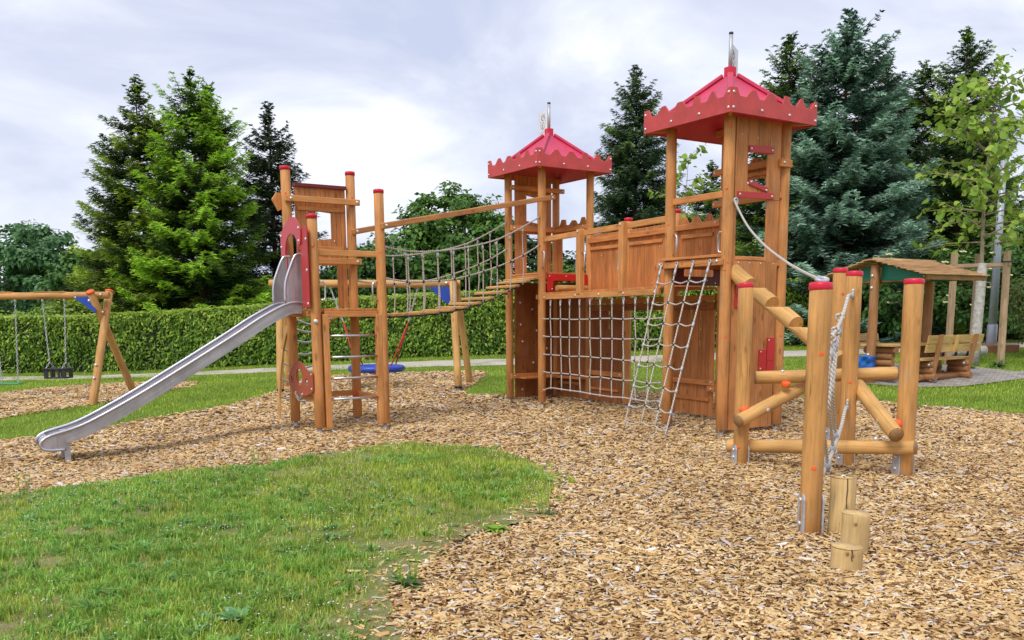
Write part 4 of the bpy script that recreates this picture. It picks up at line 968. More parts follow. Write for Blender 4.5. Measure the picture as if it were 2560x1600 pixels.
def pbench(lab, ctr, face):
    """bench with a plank back; face = direction a sitter looks"""
    b = thing('picnic_bench', lab, 'bench', ctr + Z * gr, 'benches of the picnic set')
    for k in range(2): MB().box(ctr + face * (.13 - .2 * k) + Z * (gr + .46), D * 2.0, E_ * .19, Z * .045).build('seat_board', M['bench'], b, .006)
    lean = (-face * .18 + Z).normalized()
    for k in range(2): MB().box(ctr - face * (.26 + .045 * k) + Z * (gr + .70 + .19 * k), D * 2.0, lean * .175, face * .04).build('back_board', M['bench'], b, .006)
    for k in (-.62, 0, .66):
        lo = .02 if k else .6
        MB().box(ctr - face * (.18 + (.10 if k else .13)) + D * k + Z * (gr + (.50 if k else .79)), lean * (1.0 if k else .38), D * .10, face * .055).build('back_post', M['shelter'] if k else M['bench'], b, .006)
    for k in (-.62, .66):
        for z, L_ in ((.09, .58), (.22, .48), (.35, .52)):
            m_ = MB(); halflog(m_, ctr + D * k + face * .0 + Z * (gr + z), face, L_, .075); m_.build('leg_log', M['shelter'], b, .005)
        stud(b, ctr + D * (k - .12) - face * .18 + Z * (gr + .35), -D, .03)
    m_ = MB(); halflog(m_, ctr + Z * (gr + .07), D, 1.6, .07); m_.build('floor_log', M['shelter'], b, .005)
    return b
pbench('pale plank bench on log legs turning its back to us right of the shelter', V((9.42, 19.5, 0)), -E_)
pbench('plank bench facing us behind the picnic table, beside the hedge', V((8.15, 20.75, 0)), E_)
bag = thing('litter_box', 'bright blue plastic bag stretched over a box at the table end', 'litter bag', ap + D * .02 + E_ * -.1 + Z * (gr + .6))
mb = MB(); o = ap - D * .16 - E_ * .12 + Z * (gr + .27)
nx, nz = 14, 8; vs, gs, fs = [], [], []
for sd in (0, 1):
    for j in range(nz + 1):
        for i in range(nx + 1):
            u, v = i / nx - .5, j / nz
            wr = .022 * math.sin(7 * u + 5 * v) * (v > .25) + .014 * math.sin(17 * u - 9 * v) * (v > .2) + .008 * random.uniform(-1, 1)
            vs.append(o + E_ * (u * (.56 + .01 * math.sin(8 * v))) + Z * (v * .27 + (.012 * math.sin(11 * u) if j == nz else 0)) + D * ((-.10 - wr) if sd == 0 else .12)); gs.append((u, v, sd))
q = (nx + 1) * (nz + 1)
for j in range(nz):
    for i in range(nx):
        k = j * (nx + 1) + i; fs.append((k, k + 1, k + nx + 2, k + nx + 1)); fs.append((q + k, q + k + nx + 1, q + k + nx + 2, q + k + 1))
for i in range(nx): k = nz * (nx + 1) + i; fs.append((k, k + 1, q + k + 1, q + k)); fs.append((i, q + i, q + i + 1, i + 1))
for j in range(nz): k = j * (nx + 1); fs.append((k, k + nx + 1, q + k + nx + 1, q + k)); k += nx; fs.append((k, q + k, q + k + nx + 1, k + nx + 1))
mb.add(vs, fs, gs, True).build('bag', M['bluebag'], bag)
MB().box(o + Z * -.01, E_ * .54, D * .2, Z * .05).build('box_base', M['black'], bag, .01)
bp = thing('striped_log', 'white log with black bands lying on the grass behind the bench', 'log', (11.2, 22.5, gz(11.2, 22.5)))
a, b = V((10.4, 22.3, gz(10.4, 22.3) + .28)), V((12.0, 22.6, gz(12, 22.6) + .28))
MB().cyl(a, b, .13, .12, 20, wob=.004).build('log_body', M['wrap'], bp, .01)
for k in (.2, .42, .63, .82): p = a.lerp(b, k); MB().cyl(p, p + (b - a).normalized() * .07, .133, n=20).build('black_band', M['black'], bp)
# ------------------------------------------------------------------ street lamp and tree stakes
lx, ly = 13.36, 24.86; lz = gz(lx, ly)
lp_ = thing('street_lamp', 'slim grey street lamp post with flat disc head behind the staked tree', 'street lamp', (lx, ly, lz))
MB().cyl((lx, ly, lz), (lx - .02, ly, 6.35), .115, .075, 18).build('lamp_pole', M['lamp'], lp_)
MB().cyl((lx, ly, lz), (lx, ly, lz + .75), .135, n=18).build('pole_sleeve', M['lamp'], lp_, .01)
MB().box((lx, ly, lz + .05), (1.3, .2, 0), (-.1, .6, 0), (0, 0, .3)).build('base_block', M['terracotta'], lp_, .02)
MB().lathe((lx, ly, 6.3), (0, 0, 1), [(.10, 0), (.115, .12), (.10, .3), (.08, .42)], 18).build('lamp_glass', M['white'], lp_)
MB().lathe((lx, ly, 6.68), (0, 0, 1), [(.33, 0), (.36, .03), (.28, .09), (.06, .15), (.004, .16)], 24).build('lamp_head', M['lamp'], lp_)
for k in range(5):
    t = 2 * math.pi * k / 5; MB().cyl((lx + .1 * math.cos(t), ly + .1 * math.sin(t), 6.3), (lx + .1 * math.cos(t), ly + .1 * math.sin(t), 6.7), .012, n=6).build('lamp_bracket', M['lamp'], lp_)
stk = thing('tree_stakes', 'square timber stakes with a crossbar holding the young tree upright', 'tree stakes', (11.4, 21.95, gz(11.4, 21.95)))
sp = [(11.88, 21.64), (10.88, 22.2), (11.75, 22.75)]
for i, (x, y) in enumerate(sp): MB().box((x, y, (3.06 + gz(x, y)) / 2), (.12, .02, 0), (-.02, .12, 0), (-.03 if i == 0 else 0, 0, 3.06 - gz(x, y) + .1)).build('stake', M['stake'], stk, .006)
for i, j in ((0, 1), (1, 2), (2, 0)):
    a, b = V((*sp[i], 2.80)), V((*sp[j], 2.80)); MB().box((a + b) / 2, (b - a) * 1.16, (b - a).cross(Z).normalized() * .035, Z * .085).build('crossbar', M['stake'], stk, .004)
MB().tube([V((*sp[0], 2.86)) + V((.1 * math.cos(t), .1 * math.sin(t), 0)) for t in [2 * math.pi * k / 10 for k in range(10)]], .012, 6, True).build('tie_strap', M['black'], stk)

# ------------------------------------------------------------------ ground, lawns, chip beds, path
from mathutils.geometry import delaunay_2d_cdt
front_grass = [(-7.2, 9.2), (-5.4, 9.18), (-5.17, 9.26), (-4.65, 9.45), (-3.98, 9.45), (-3.47, 9.72), (-2.97, 10.08), (-2.59, 10.52), (-2.2, 11.02), (-1.72, 11.5), (-1.17, 11.64), (-0.6, 11.42), (-0.16, 10.92), (0.2, 10.24), (0.45, 9.24), (0.49, 8.76), (0.35, 8.12), (0.29, 7.58), (0.17, 7.16), (-0.1, 6.88), (-0.3, 6.68), (-0.5, 6.3), (-0.62, 5.96), (-0.7, 5.66), (-0.72, 5.2), (-0.69, 4.82), (-0.58, 4.4), (-0.46, 3.92), (-.3, 1.5), (-7.2, 1.5)]
strip_low = [(-13, 12.3), (-8.6, 12.9), (-7.75, 13.5), (-7.27, 13.98), (-6.85, 14.5), (-6.43, 15.3), (-6.05, 15.9), (-5.76, 16.48), (-5.5, 17.2), (-5.42, 18.06), (-5.26, 18.66), (-5.2, 19.6)]
rear_edge = [(-5.43, 20.82), (-5.2, 22.2), (-4.5, 23.0), (-3.2, 23.2), (-1.85, 23.1), (-0.7, 22.9), (-0.62, 21.9), (-0.82, 20.5), (-1.0, 19.32), (-0.98, 18.5), (-0.07, 18.42), (1.04, 18.8), (2.57, 18.75), (3.6, 18.5), (5.44, 17.68), (6.39, 17.2), (6.95, 16.7), (7.38, 16.15), (7.94, 15.75), (8.2, 15.02), (8.5, 14.5), (9.0, 13.9)]
chip_poly = strip_low + rear_edge + [(13.5, 12.5), (14, 1), (-13, 1)]
pit_poly = [(-15, 18.3), (-11.9, 19.4), (-11.7, 20.9), (-11.45, 21.9), (-10.93, 22.4), (-10.54, 22.7), (-9.82, 22.85), (-9.21, 22.75), (-8.5, 22.7), (-7.85, 22.3), (-7.65, 21.5), (-7.78, 20.6), (-8.0, 18.9), (-8.2, 17.7), (-8.45, 16.9), (-8.8, 16.1), (-9.1, 15.3), (-9.6, 14.6), (-15, 13.4)]
path_lo = [(-40, 22.8), (-24, 24.0), (-18, 24.6), (-12, 25.1), (-6.5, 24.9), (0, 24.2), (4, 24.5), (9, 25.1), (16, 26.2), (30, 29)]
path_hi = [(-40, 24.6), (-24, 25.8), (-18, 26.3), (-12, 26.9), (-6.5, 26.7), (0, 26.0), (4, 26.3), (9, 26.7), (16, 27.9), (30, 31)]
path_poly = path_lo + path_hi[::-1]
pad_poly = [(7.1, 19.9), (7.6, 19.2), (8.3, 18.45), (9.3, 18.4), (10.41, 18.95), (11.6, 19.6), (14, 20.6), (14, 21.2), (11.68, 20.6), (11.2, 21.9), (9.65, 22.9), (8.3, 22.3), (7.3, 21.2)]
hedge_line = [(-34, 24.6), (-24, 26.5), (-17, 28.0), (-11.5, 28.7), (-6, 28.0), (-1, 27.2), (4, 27.7), (8.8, 28.4), (12.5, 29.2)]
def inside(poly, x, y):
    x = np.asarray(x); y = np.asarray(y); r = np.zeros(x.shape, bool); n = len(poly)
    for i in range(n):
        (x0, y0), (x1, y1) = poly[i], poly[(i + 1) % n]
        if y0 == y1: continue
        r ^= ((y0 > y) != (y1 > y)) & (x < (x1 - x0) * (y - y0) / (y1 - y0) + x0)
    return r
def edge_dist(poly, x, y):
    d = np.full(np.asarray(x).shape, 1e9); n = len(poly)
    for i in range(n):
        a, b = np.array(poly[i]), np.array(poly[(i + 1) % n]); v = b - a; L2 = (v ** 2).sum()
        t = np.clip(((x - a[0]) * v[0] + (y - a[1]) * v[1]) / L2, 0, 1)
        d = np.minimum(d, np.hypot(x - a[0] - t * v[0], y - a[1] - t * v[1]))
    return d
def vnoise(x, y, sc, seed=0):
    """smooth value noise on numpy arrays"""
    g = np.random.default_rng(seed).random((64, 64)); x = np.asarray(x) * sc + 400.3; y = np.asarray(y) * sc + 400.7
    i, j = np.floor(x).astype(int), np.floor(y).astype(int); fx, fy = x - i, y - j
    fx = fx * fx * (3 - 2 * fx); fy = fy * fy * (3 - 2 * fy); w = lambda a, b: g[a % 64, b % 64]
    return (w(i, j) * (1 - fx) + w(i + 1, j) * fx) * (1 - fy) + (w(i, j + 1) * (1 - fx) + w(i + 1, j + 1) * fx) * fy
def smooth_poly(poly, amp, step=.22, seed=3):
    out = []
    for i in range(len(poly)):
        a, b = np.array(poly[i]), np.array(poly[(i + 1) % len(poly)]); n = max(1, int(np.hypot(*(b - a)) / step))
        for k in range(n):
            p = a + (b - a) * k / n
            out.append((p[0] + amp * (vnoise(p[0], p[1], 1.9, seed) - .5) * 2, p[1] + amp * (vnoise(p[0], p[1], 1.9, seed + 1) - .5) * 2))
    return out
def sheet(name, poly, dz, mat, step=.3, amp=.0):
    if amp: poly = smooth_poly(poly, amp)
    xs = [p[0] for p in poly]; ys = [p[1] for p in poly]
    gx, gy = np.meshgrid(np.arange(min(xs), max(xs), step), np.arange(min(ys), max(ys), step)); gx, gy = gx.ravel(), gy.ravel()
    k = inside(poly, gx, gy) & (edge_dist(poly, gx, gy) > step * .35)
    pts = [V(p) for p in poly] + [V((a, b)) for a, b in zip(gx[k], gy[k])]
    vs, _, fs, *_r = delaunay_2d_cdt(pts, [], [list(range(len(poly)))], 1, 1e-5)
    vv = [(p.x, p.y, gz(p.x, p.y) + dz) for p in vs]
    me = bpy.data.meshes.new(name); me.from_pydata(vv, [], [tuple(f) for f in fs]); me.materials.append(mat)
    o = bpy.data.objects.new(name, me); COL.objects.link(o); return tag(o, kind='structure')
# materials of the ground
def mat_lawn():
    mt, nt, b = newmat('lawn_ground'); L = nt.links.new; tc = nd(nt, 'ShaderNodeTexCoord')
    n1 = nd(nt, 'ShaderNodeTexNoise', i_Scale=1.1, i_Detail=6., i_Roughness=.65); L(tc.outputs['Object'], n1.inputs['Vector'])
    n2 = nd(nt, 'ShaderNodeTexNoise', i_Scale=26., i_Detail=4., i_Roughness=.7); L(tc.outputs['Object'], n2.inputs['Vector'])
    r1 = ramp(nt, [(.36, (.13, .21, .035)), (.5, (.17, .28, .045)), (.62, (.20, .27, .06)), (.72, (.24, .19, .10))]); L(n1.outputs['Fac'], r1.inputs[0])
    r2 = ramp(nt, [(.3, (.5, .5, .5)), (.7, (1.3, 1.3, 1.25))]); L(n2.outputs['Fac'], r2.inputs[0])
    L(mixc(nt, r1.outputs[0], r2.outputs[0], .9, 'MULTIPLY'), b.inputs['Base Color']); b.inputs['Roughness'].default_value = .95; b.inputs['Specular IOR Level'].default_value = .1
    bp = nd(nt, 'ShaderNodeBump', i_Strength=.8, i_Distance=.03); L(n2.outputs['Fac'], bp.inputs['Height']); L(bp.outputs[0], b.inputs['Normal']); return mt
def mat_frontlawn():
    mt, nt, b = newmat('worn_lawn_soil'); L = nt.links.new; tc = nd(nt, 'ShaderNodeTexCoord')
    n1 = nd(nt, 'ShaderNodeTexNoise', i_Scale=2.4, i_Detail=6., i_Roughness=.7); L(tc.outputs['Object'], n1.inputs['Vector'])
    n2 = nd(nt, 'ShaderNodeTexNoise', i_Scale=45., i_Detail=5., i_Roughness=.75); L(tc.outputs['Object'], n2.inputs['Vector'])
    r1 = ramp(nt, [(.38, (.17, .22, .06)), (.54, (.30, .29, .12)), (.66, (.38, .28, .18))]); L(n1.outputs['Fac'], r1.inputs[0])
    r2 = ramp(nt, [(.3, (.5, .5, .5)), (.7, (1.3, 1.3, 1.3))]); L(n2.outputs['Fac'], r2.inputs[0])
    L(mixc(nt, r1.outputs[0], r2.outputs[0], .9, 'MULTIPLY'), b.inputs['Base Color']); b.inputs['Roughness'].default_value = .95; b.inputs['Specular IOR Level'].default_value = .1
    bp = nd(nt, 'ShaderNodeBump', i_Strength=.8, i_Distance=.02); L(n2.outputs['Fac'], bp.inputs['Height']); L(bp.outputs[0], b.inputs['Normal']); return mt
CHIPC = [(0, (.10, .048, .026)), (.09, (.24, .12, .05)), (.20, (.46, .265, .105)), (.38, (.68, .435, .175)), (.60, (.79, .56, .265)), (.78, (.86, .69, .42)), (.88, (.60, .34, .14)), (.94, (.66, .61, .58)), (1, (.86, .82, .78))]
def mat_chipbed():
    mt, nt, b = newmat('wood_chip_bed'); L = nt.links.new; tc = nd(nt, 'ShaderNodeTexCoord')
    n0 = nd(nt, 'ShaderNodeTexNoise', i_Scale=14., i_Detail=2.); L(tc.outputs['Object'], n0.inputs['Vector'])
    mv = nd(nt, 'ShaderNodeVectorMath', operation='MULTIPLY_ADD'); L(n0.outputs['Color'], mv.inputs[0]); mv.inputs[1].default_value = (.09, .09, .09); L(tc.outputs['Object'], mv.inputs[2])
    mp = nd(nt, 'ShaderNodeMapping'); mp.inputs['Scale'].default_value = (24, 52, 30); L(mv.outputs[0], mp.inputs['Vector'])
    vo = nd(nt, 'ShaderNodeTexVoronoi', i_Scale=1.); L(mp.outputs[0], vo.inputs['Vector'])
    sp = nd(nt, 'ShaderNodeSeparateColor'); L(vo.outputs['Color'], sp.inputs[0])
    r1 = ramp(nt, CHIPC); L(sp.outputs[0], r1.inputs[0])
    rd = ramp(nt, [(.15, (.75, .73, .7)), (.6, (.20, .17, .15))]); L(vo.outputs['Distance'], rd.inputs[0])  # darker towards cell edges: shade in the gaps between chips, painted in
    n2 = nd(nt, 'ShaderNodeTexNoise', i_Scale=.8, i_Detail=3.); L(tc.outputs['Object'], n2.inputs['Vector'])
    r3 = ramp(nt, [(.35, (.85, .82, .80)), (.65, (1.05, 1.05, 1.03))]); L(n2.outputs['Fac'], r3.inputs[0])
    col = mixc(nt, r1.outputs[0], rd.outputs[0], 1., 'MULTIPLY'); col = mixc(nt, col, r3.outputs[0], 1., 'MULTIPLY')
    L(col, b.inputs['Base Color']); b.inputs['Roughness'].default_value = .9; b.inputs['Specular IOR Level'].default_value = .2
    bp = nd(nt, 'ShaderNodeBump', i_Strength=.9, i_Distance=.02, invert=True); L(vo.outputs['Distance'], bp.inputs['Height']); L(bp.outputs[0], b.inputs['Normal']); return mt
def mat_path():
    mt, nt, b = newmat('gravel_path'); L = nt.links.new; tc = nd(nt, 'ShaderNodeTexCoord')
    n1 = nd(nt, 'ShaderNodeTexNoise', i_Scale=30., i_Detail=5., i_Roughness=.7); L(tc.outputs['Object'], n1.inputs['Vector'])
    n2 = nd(nt, 'ShaderNodeTexNoise', i_Scale=.9, i_Detail=5., i_Roughness=.65); L(tc.outputs['Object'], n2.inputs['Vector'])
    r1 = ramp(nt, [(.3, (.40, .35, .28)), (.7, (.66, .60, .52))]); L(n1.outputs['Fac'], r1.inputs[0])
    r2 = ramp(nt, [(.5, (0, 0, 0)), (.7, (1, 1, 1))]); L(n2.outputs['Fac'], r2.inputs[0])
    L(mixc(nt, r1.outputs[0], (.26, .27, .12), r2.outputs[0]), b.inputs['Base Color']); b.inputs['Roughness'].default_value = .95
    bp = nd(nt, 'ShaderNodeBump', i_Strength=.5, i_Distance=.01); L(n1.outputs['Fac'], bp.inputs['Height']); L(bp.outputs[0], b.inputs['Normal']); return mt
def mat_pad():
    mt, nt, b = newmat('block_paving'); L = nt.links.new; tc = nd(nt, 'ShaderNodeTexCoord')
    mp = nd(nt, 'ShaderNodeMapping'); mp.inputs['Rotation'].default_value = (0, 0, .56); L(tc.outputs['Object'], mp.inputs['Vector'])
    br_ = nd(nt, 'ShaderNodeTexBrick', i_Scale=2.6); L(mp.outputs[0], br_.inputs['Vector'])
    for i, cc in ((1, (.44, .40, .37)), (2, (.34, .31, .29)), (3, (.17, .16, .11))): br_.inputs[i].default_value = (*cc, 1)
    br_.inputs['Mortar Size'].default_value = .022
    n1 = nd(nt, 'ShaderNodeTexNoise', i_Scale=5., i_Detail=6.); L(tc.outputs['Object'], n1.inputs['Vector']); r2 = ramp(nt, [(.3, (.65, .65, .62)), (.7, (1.2, 1.2, 1.2))]); L(n1.outputs['Fac'], r2.inputs[0])
    L(mixc(nt, br_.outputs['Color'], r2.outputs[0], .9, 'MULTIPLY'), b.inputs['Base Color']); b.inputs['Roughness'].default_value = .9; return mt
ax = [-900, -400, -150, -80, -50, -35, -26] + list(np.arange(-20, 20.01, .3)) + [26, 35, 50, 80, 150, 400, 900]
ay = [-300, -60, -15, -4] + list(np.arange(0, 32, .3)) + [36, 42, 50, 65, 90, 140, 250, 500, 1100]
gx, gy = np.meshgrid(ax, ay); vz = zg(gx, gy); nx_, ny_ = len(ax), len(ay)
ii = np.arange(nx_ * ny_).reshape(ny_, nx_)
me = bpy.data.meshes.new('ground'); me.from_pydata(np.stack([gx, gy, vz - .035], -1).reshape(-1, 3).tolist(), [], np.stack([ii[:-1, :-1], ii[:-1, 1:], ii[1:, 1:], ii[1:, :-1]], -1).reshape(-1, 4).tolist())
me.polygons.foreach_set('use_smooth', [True] * len(me.polygons)); me.materials.append(mat_lawn()); go = bpy.data.objects.new('ground', me); COL.objects.link(go); tag(go, kind='structure')
MC = mat_chipbed()
sheet('wood_chip_ground', chip_poly, -.024, MC, .3, .12); sheet('swing_chip_ground', pit_poly, -.024, MC, .3, .10)
sheet('lawn', front_grass, -.010, mat_frontlawn(), .25, .10); sheet('path', path_poly, -.022, mat_path(), .8, .12); sheet('paved_ground', pad_poly, -.012, mat_pad(), .5)
# ------------------------------------------------------------------ loose wood chips
def in_view(x, y, mg=1.6): return (np.abs(x) < .62 * y + mg)
def chips_at(x, y, size):
    N = len(x); z = zg(x, y) - .020
    L = size * RG.lognormal(0, .38, N) * .5; W_ = size * RG.uniform(.14, .36, N) * .5 * RG.choice([1, 1, 1.7], N); T_ = size * RG.uniform(.05, .14, N)
    th = RG.uniform(0, 2 * np.pi, N); ca, sa = np.cos(th), np.sin(th)
    tp, tr = RG.normal(0, .20, N), RG.normal(0, .30, N)
    X = np.stack([ca * np.cos(tp), sa * np.cos(tp), np.sin(tp)], -1); Y0 = np.stack([-sa, ca, np.zeros(N)], -1); Z0 = np.cross(X, Y0)
    Y = Y0 * np.cos(tr)[:, None] + Z0 * np.sin(tr)[:, None]; Zn = np.cross(X, Y)
    ctr = np.stack([x, y, z + RG.uniform(0, .022, N)], -1); out = np.zeros((N, 8, 3))
    sk = RG.uniform(-.35, .35, (N, 2)); k = 0
    for dz in (-1, 1):
        for dx, dy in ((-1, -1), (1, -1), (1, 1), (-1, 1)):
            lx_ = L * dx * (1 + sk[:, 0] * dy * .5) * (1 if dz < 0 else .9); wy = W_ * dy * (1 + sk[:, 1] * dx) * (1 if dz < 0 else .85)
            out[:, k] = ctr + X * lx_[:, None] + Y * wy[:, None] + Zn * (T_ * dz * .5)[:, None]; k += 1
    return out
cx_, cy_, cs_ = [], [], []
for y0, y1, dens, size in ((3.2, 5.5, 2900, .039), (5.5, 8, 2000, .040), (8, 11, 1200, .045), (11, 15, 650, .054), (15, 24, 340, .068)):
    n = int((y1 - y0) * 2 * (.62 * y1 + 1.6) * dens); x = RG.uniform(-(.62 * y1 + 1.6), .62 * y1 + 1.6, n); y = RG.uniform(y0, y1, n)
    k = in_view(x, y) & ((inside(chip_poly, x, y) & ~inside(front_grass, x, y)) | inside(pit_poly, x, y))
    # chips thrown a little over the lawn edge, and thinner right at the edge
    e = edge_dist(front_grass, x, y); k |= inside(front_grass, x, y) & (e < .45) & (RG.random(n) < .34 * (1 - e / .45) ** 1.5) & (y < 11.5)
    k &= ~((e < .12) & (RG.random(n) < .35))
    x, y = x[k], y[k]; cx_.append(x); cy_.append(y); cs_.append(size * (1 + .35 * (RG.random(len(x)) ** 6) * 2))
cx_, cy_, cs_ = map(np.concatenate, (cx_, cy_, cs_))
mt, nt, b = newmat('loose_wood_chips'); L_ = nt.links.new; ge = nd(nt, 'ShaderNodeNewGeometry'); r1 = ramp(nt, CHIPC); L_(ge.outputs['Random Per Island'], r1.inputs[0])
tc = nd(nt, 'ShaderNodeTexCoord'); n1 = nd(nt, 'ShaderNodeTexNoise', i_Scale=.9, i_Detail=3.); L_(tc.outputs['Object'], n1.inputs['Vector']); r3 = ramp(nt, [(.35, (.80, .77, .74)), (.65, (1.06, 1.06, 1.05))]); L_(n1.outputs['Fac'], r3.inputs[0])
n2 = nd(nt, 'ShaderNodeTexNoise', i_Scale=160., i_Detail=2.); L_(tc.outputs['Object'], n2.inputs['Vector']); r4 = ramp(nt, [(.3, (.75, .74, .72)), (.7, (1.15, 1.15, 1.15))]); L_(n2.outputs['Fac'], r4.inputs[0])
L_(mixc(nt, mixc(nt, r1.outputs[0], r3.outputs[0], 1., 'MULTIPLY'), r4.outputs[0], .8, 'MULTIPLY'), b.inputs['Base Color']); b.inputs['Roughness'].default_value = .85; b.inputs['Specular IOR Level'].default_value = .2
o = scatter_mesh('wood_chips', chips_at(cx_, cy_, cs_), [(4, 5, 6, 7), (0, 1, 5, 4), (1, 2, 6, 5), (2, 3, 7, 6), (3, 0, 4, 7)], mt)
tag(o, 'loose tan wood chips covering the playground ground', 'wood chips', kind='stuff')
# ------------------------------------------------------------------ grass
def blades(x, y, h, w, lean=.5, z0=-.006):
    N = len(x); az = RG.uniform(0, 2 * np.pi, N); d = np.stack([np.cos(az), np.sin(az), np.zeros(N)], -1); p = np.stack([-np.sin(az), np.cos(az), np.zeros(N)], -1)
    b0 = np.stack([x, y, zg(x, y) + z0 - .012], -1); ln = RG.uniform(.1, 1., N) * lean
    m1 = b0 + d * (h * ln * .35)[:, None] + np.array([0, 0, 1]) * (h * .6)[:, None]; tp = b0 + d * (h * ln * 1.05)[:, None] + np.array([0, 0, 1]) * (h * (1 - .25 * ln))[:, None]
    wv_ = p * (w * .5)[:, None]
    return np.stack([b0 - wv_, b0 + wv_, m1 + wv_ * .8, m1 - wv_ * .8, tp], 1)
BF = [(0, 1, 2, 3), (3, 2, 4)]
MG1 = leafmat('near_grass', (.19, .31, .022), (.39, .53, .060), (.66, .68, .20), patch=1.6, trans=.35)
MG2 = leafmat('far_grass', (.20, .32, .024), (.34, .49, .055), (.54, .61, .11), patch=.7, trans=.35)
def bareness(x, y, e): return np.clip(1.25 - e / .55, 0, 1) * sm(-1.75, -1.2, x) * sm(8.3, 7.4, y) * np.clip(1.55 - 1.1 * vnoise(x, y, 3.5, 9), 0, 1)
n = 420000; x = RG.uniform(-5.6, .7, n); y = RG.uniform(3.4, 11.8, n)
den = vnoise(x, y, 1.5, 21) * .45 + vnoise(x, y, 4.2, 22) * .35 + vnoise(x, y, 11, 24) * .35; e = edge_dist(front_grass, x, y); ins = inside(smooth_poly(front_grass, .10), x, y) | ((e < .16) & (vnoise(x, y, 3.3, 77) > .60))
bare = bareness(x, y, e) + .3 * np.clip(1 - e / .10, 0, 1)
k = ins & in_view(x, y, .6) & (RG.random(n) < np.clip((den - .42) * 3.4 + .18, .07, 1) * (1 - .96 * np.clip(bare, 0, 1)) * np.where(y > 8, .62, 1))
x, y, den = x[k], y[k], den[k]
h = (.016 + .050 * RG.random(len(x)) ** 2.2) * (.65 + .75 * np.clip(den, 0, 1.2)) * np.where(y > 8, 1.15, 1); w = RG.uniform(.0035, .0075, len(x)) * np.where(y > 8, 1.5, 1.1)
o = scatter_mesh('grass', blades(x, y, h, w, .75), BF, MG1); tag(o, 'patchy green lawn grass in the foreground', 'grass', kind='stuff')
# feathery weed tufts inside the lawn
n = 3600; x0 = RG.uniform(-5.4, .5, n); y0 = RG.uniform(3.6, 11.4, n); k = inside(front_grass, x0, y0) & (edge_dist(front_grass, x0, y0) > .15) & (RG.random(n) > .93 * bareness(x0, y0, edge_dist(front_grass, x0, y0))) & (vnoise(x0, y0, 1.1, 31) > .40); x0, y0 = x0[k], y0[k]
m_ = 26; rr_ = np.abs(RG.normal(0, .045, (len(x0), m_))); aa = RG.uniform(0, 6.28, (len(x0), m_)); x = (x0[:, None] + rr_ * np.cos(aa)).ravel(); y = (y0[:, None] + rr_ * np.sin(aa)).ravel()
o = scatter_mesh('feathery_weeds', blades(x, y, RG.uniform(.03, .085, len(x)), RG.uniform(.005, .011, len(x)), 1.5), BF, leafmat('feathery_weed', (.14, .34, .05), (.25, .50, .08), (.42, .66, .15), patch=1.5, trans=.35)); tag(o, 'low feathery weeds growing through the lawn', 'weeds', kind='stuff')
# larger clumps: longer grass and broad leaved rosettes
n = 900; x0 = RG.uniform(-5.2, .3, n); y0 = RG.uniform(3.6, 10.5, n); k = inside(front_grass, x0, y0) & (edge_dist(front_grass, x0, y0) > .25) & (RG.random(n) > .93 * bareness(x0, y0, edge_dist(front_grass, x0, y0))) & (vnoise(x0, y0, .8, 71) > .45); x0, y0 = x0[k], y0[k]
m_ = 30; rr_ = np.abs(RG.normal(0, .030, (len(x0), m_))); aa = RG.uniform(0, 6.28, (len(x0), m_)); x = (x0[:, None] + rr_ * np.cos(aa)).ravel(); y = (y0[:, None] + rr_ * np.sin(aa)).ravel(); hs = np.repeat(RG.uniform(.6, 1.5, len(x0)), m_)
o = scatter_mesh('grass_clumps', blades(x, y, RG.uniform(.05, .11, len(x)) * hs, RG.uniform(.004, .008, len(x)), .9), BF, leafmat('clump_grass', (.12, .27, .03), (.24, .44, .06), (.50, .62, .16), patch=2., trans=.35)); tag(o, 'longer grass clumps in the lawn', 'grass', kind='stuff')
n = 420; x0 = RG.uniform(-5.2, .4, n); y0 = RG.uniform(3.6, 9.5, n); k = inside(front_grass, x0, y0) & (edge_dist(front_grass, x0, y0) > .1) & (RG.random(n) > .93 * bareness(x0, y0, edge_dist(front_grass, x0, y0))); x0, y0 = x0[k], y0[k]
m_ = 11; rr_ = np.abs(RG.normal(0, .008, (len(x0), m_))); aa = RG.uniform(0, 6.28, (len(x0), m_)); x = (x0[:, None] + rr_ * np.cos(aa)).ravel(); y = (y0[:, None] + rr_ * np.sin(aa)).ravel(); hs = np.repeat(RG.uniform(.6, 1.3, len(x0)), m_)
o = scatter_mesh('broad_weeds', blades(x, y, RG.uniform(.045, .08, len(x)) * hs, RG.uniform(.014, .024, len(x)) * hs, 2.2), BF, leafmat('broad_weed', (.12, .30, .08), (.20, .42, .11), (.34, .56, .18), patch=2., trans=.3)); tag(o, 'small broad leaved weeds in the lawn', 'weeds', kind='stuff')
# dry stalks and small white flowers
n = 3000; x = RG.uniform(-5.4, .5, n); y = RG.uniform(3.5, 11.4, n); k = inside(front_grass, x, y) & (vnoise(x, y, 1.7, 41) > .42); x, y = x[k], y[k]
fl = np.zeros((len(x), 6, 3)); hh = RG.uniform(.03, .075, len(x)); r_ = RG.uniform(.004, .0085, len(x)); z_ = zg(x, y) - .008 + hh
for q, (dx, dy, dz) in enumerate(((1, 0, 0), (0, 1, 0), (-1, 0, 0), (0, -1, 0), (0, 0, .7), (0, 0, -.7))): fl[:, q] = np.stack([x + dx * r_, y + dy * r_, z_ + dz * r_], -1)
o = scatter_mesh('clover_flowers', fl, [(0, 1, 4), (1, 2, 4), (2, 3, 4), (3, 0, 4), (1, 0, 5), (2, 1, 5), (3, 2, 5), (0, 3, 5)], plain('clover_white', (.72, .68, .66), .8, 0, .1)); tag(o, 'tiny white clover flowers in the lawn', 'flowers', kind='stuff')
n = 330000; y = 9 + 21 * RG.random(n) ** .8; x = RG.uniform(-1, 1, n) * (.62 * y + 1.6)
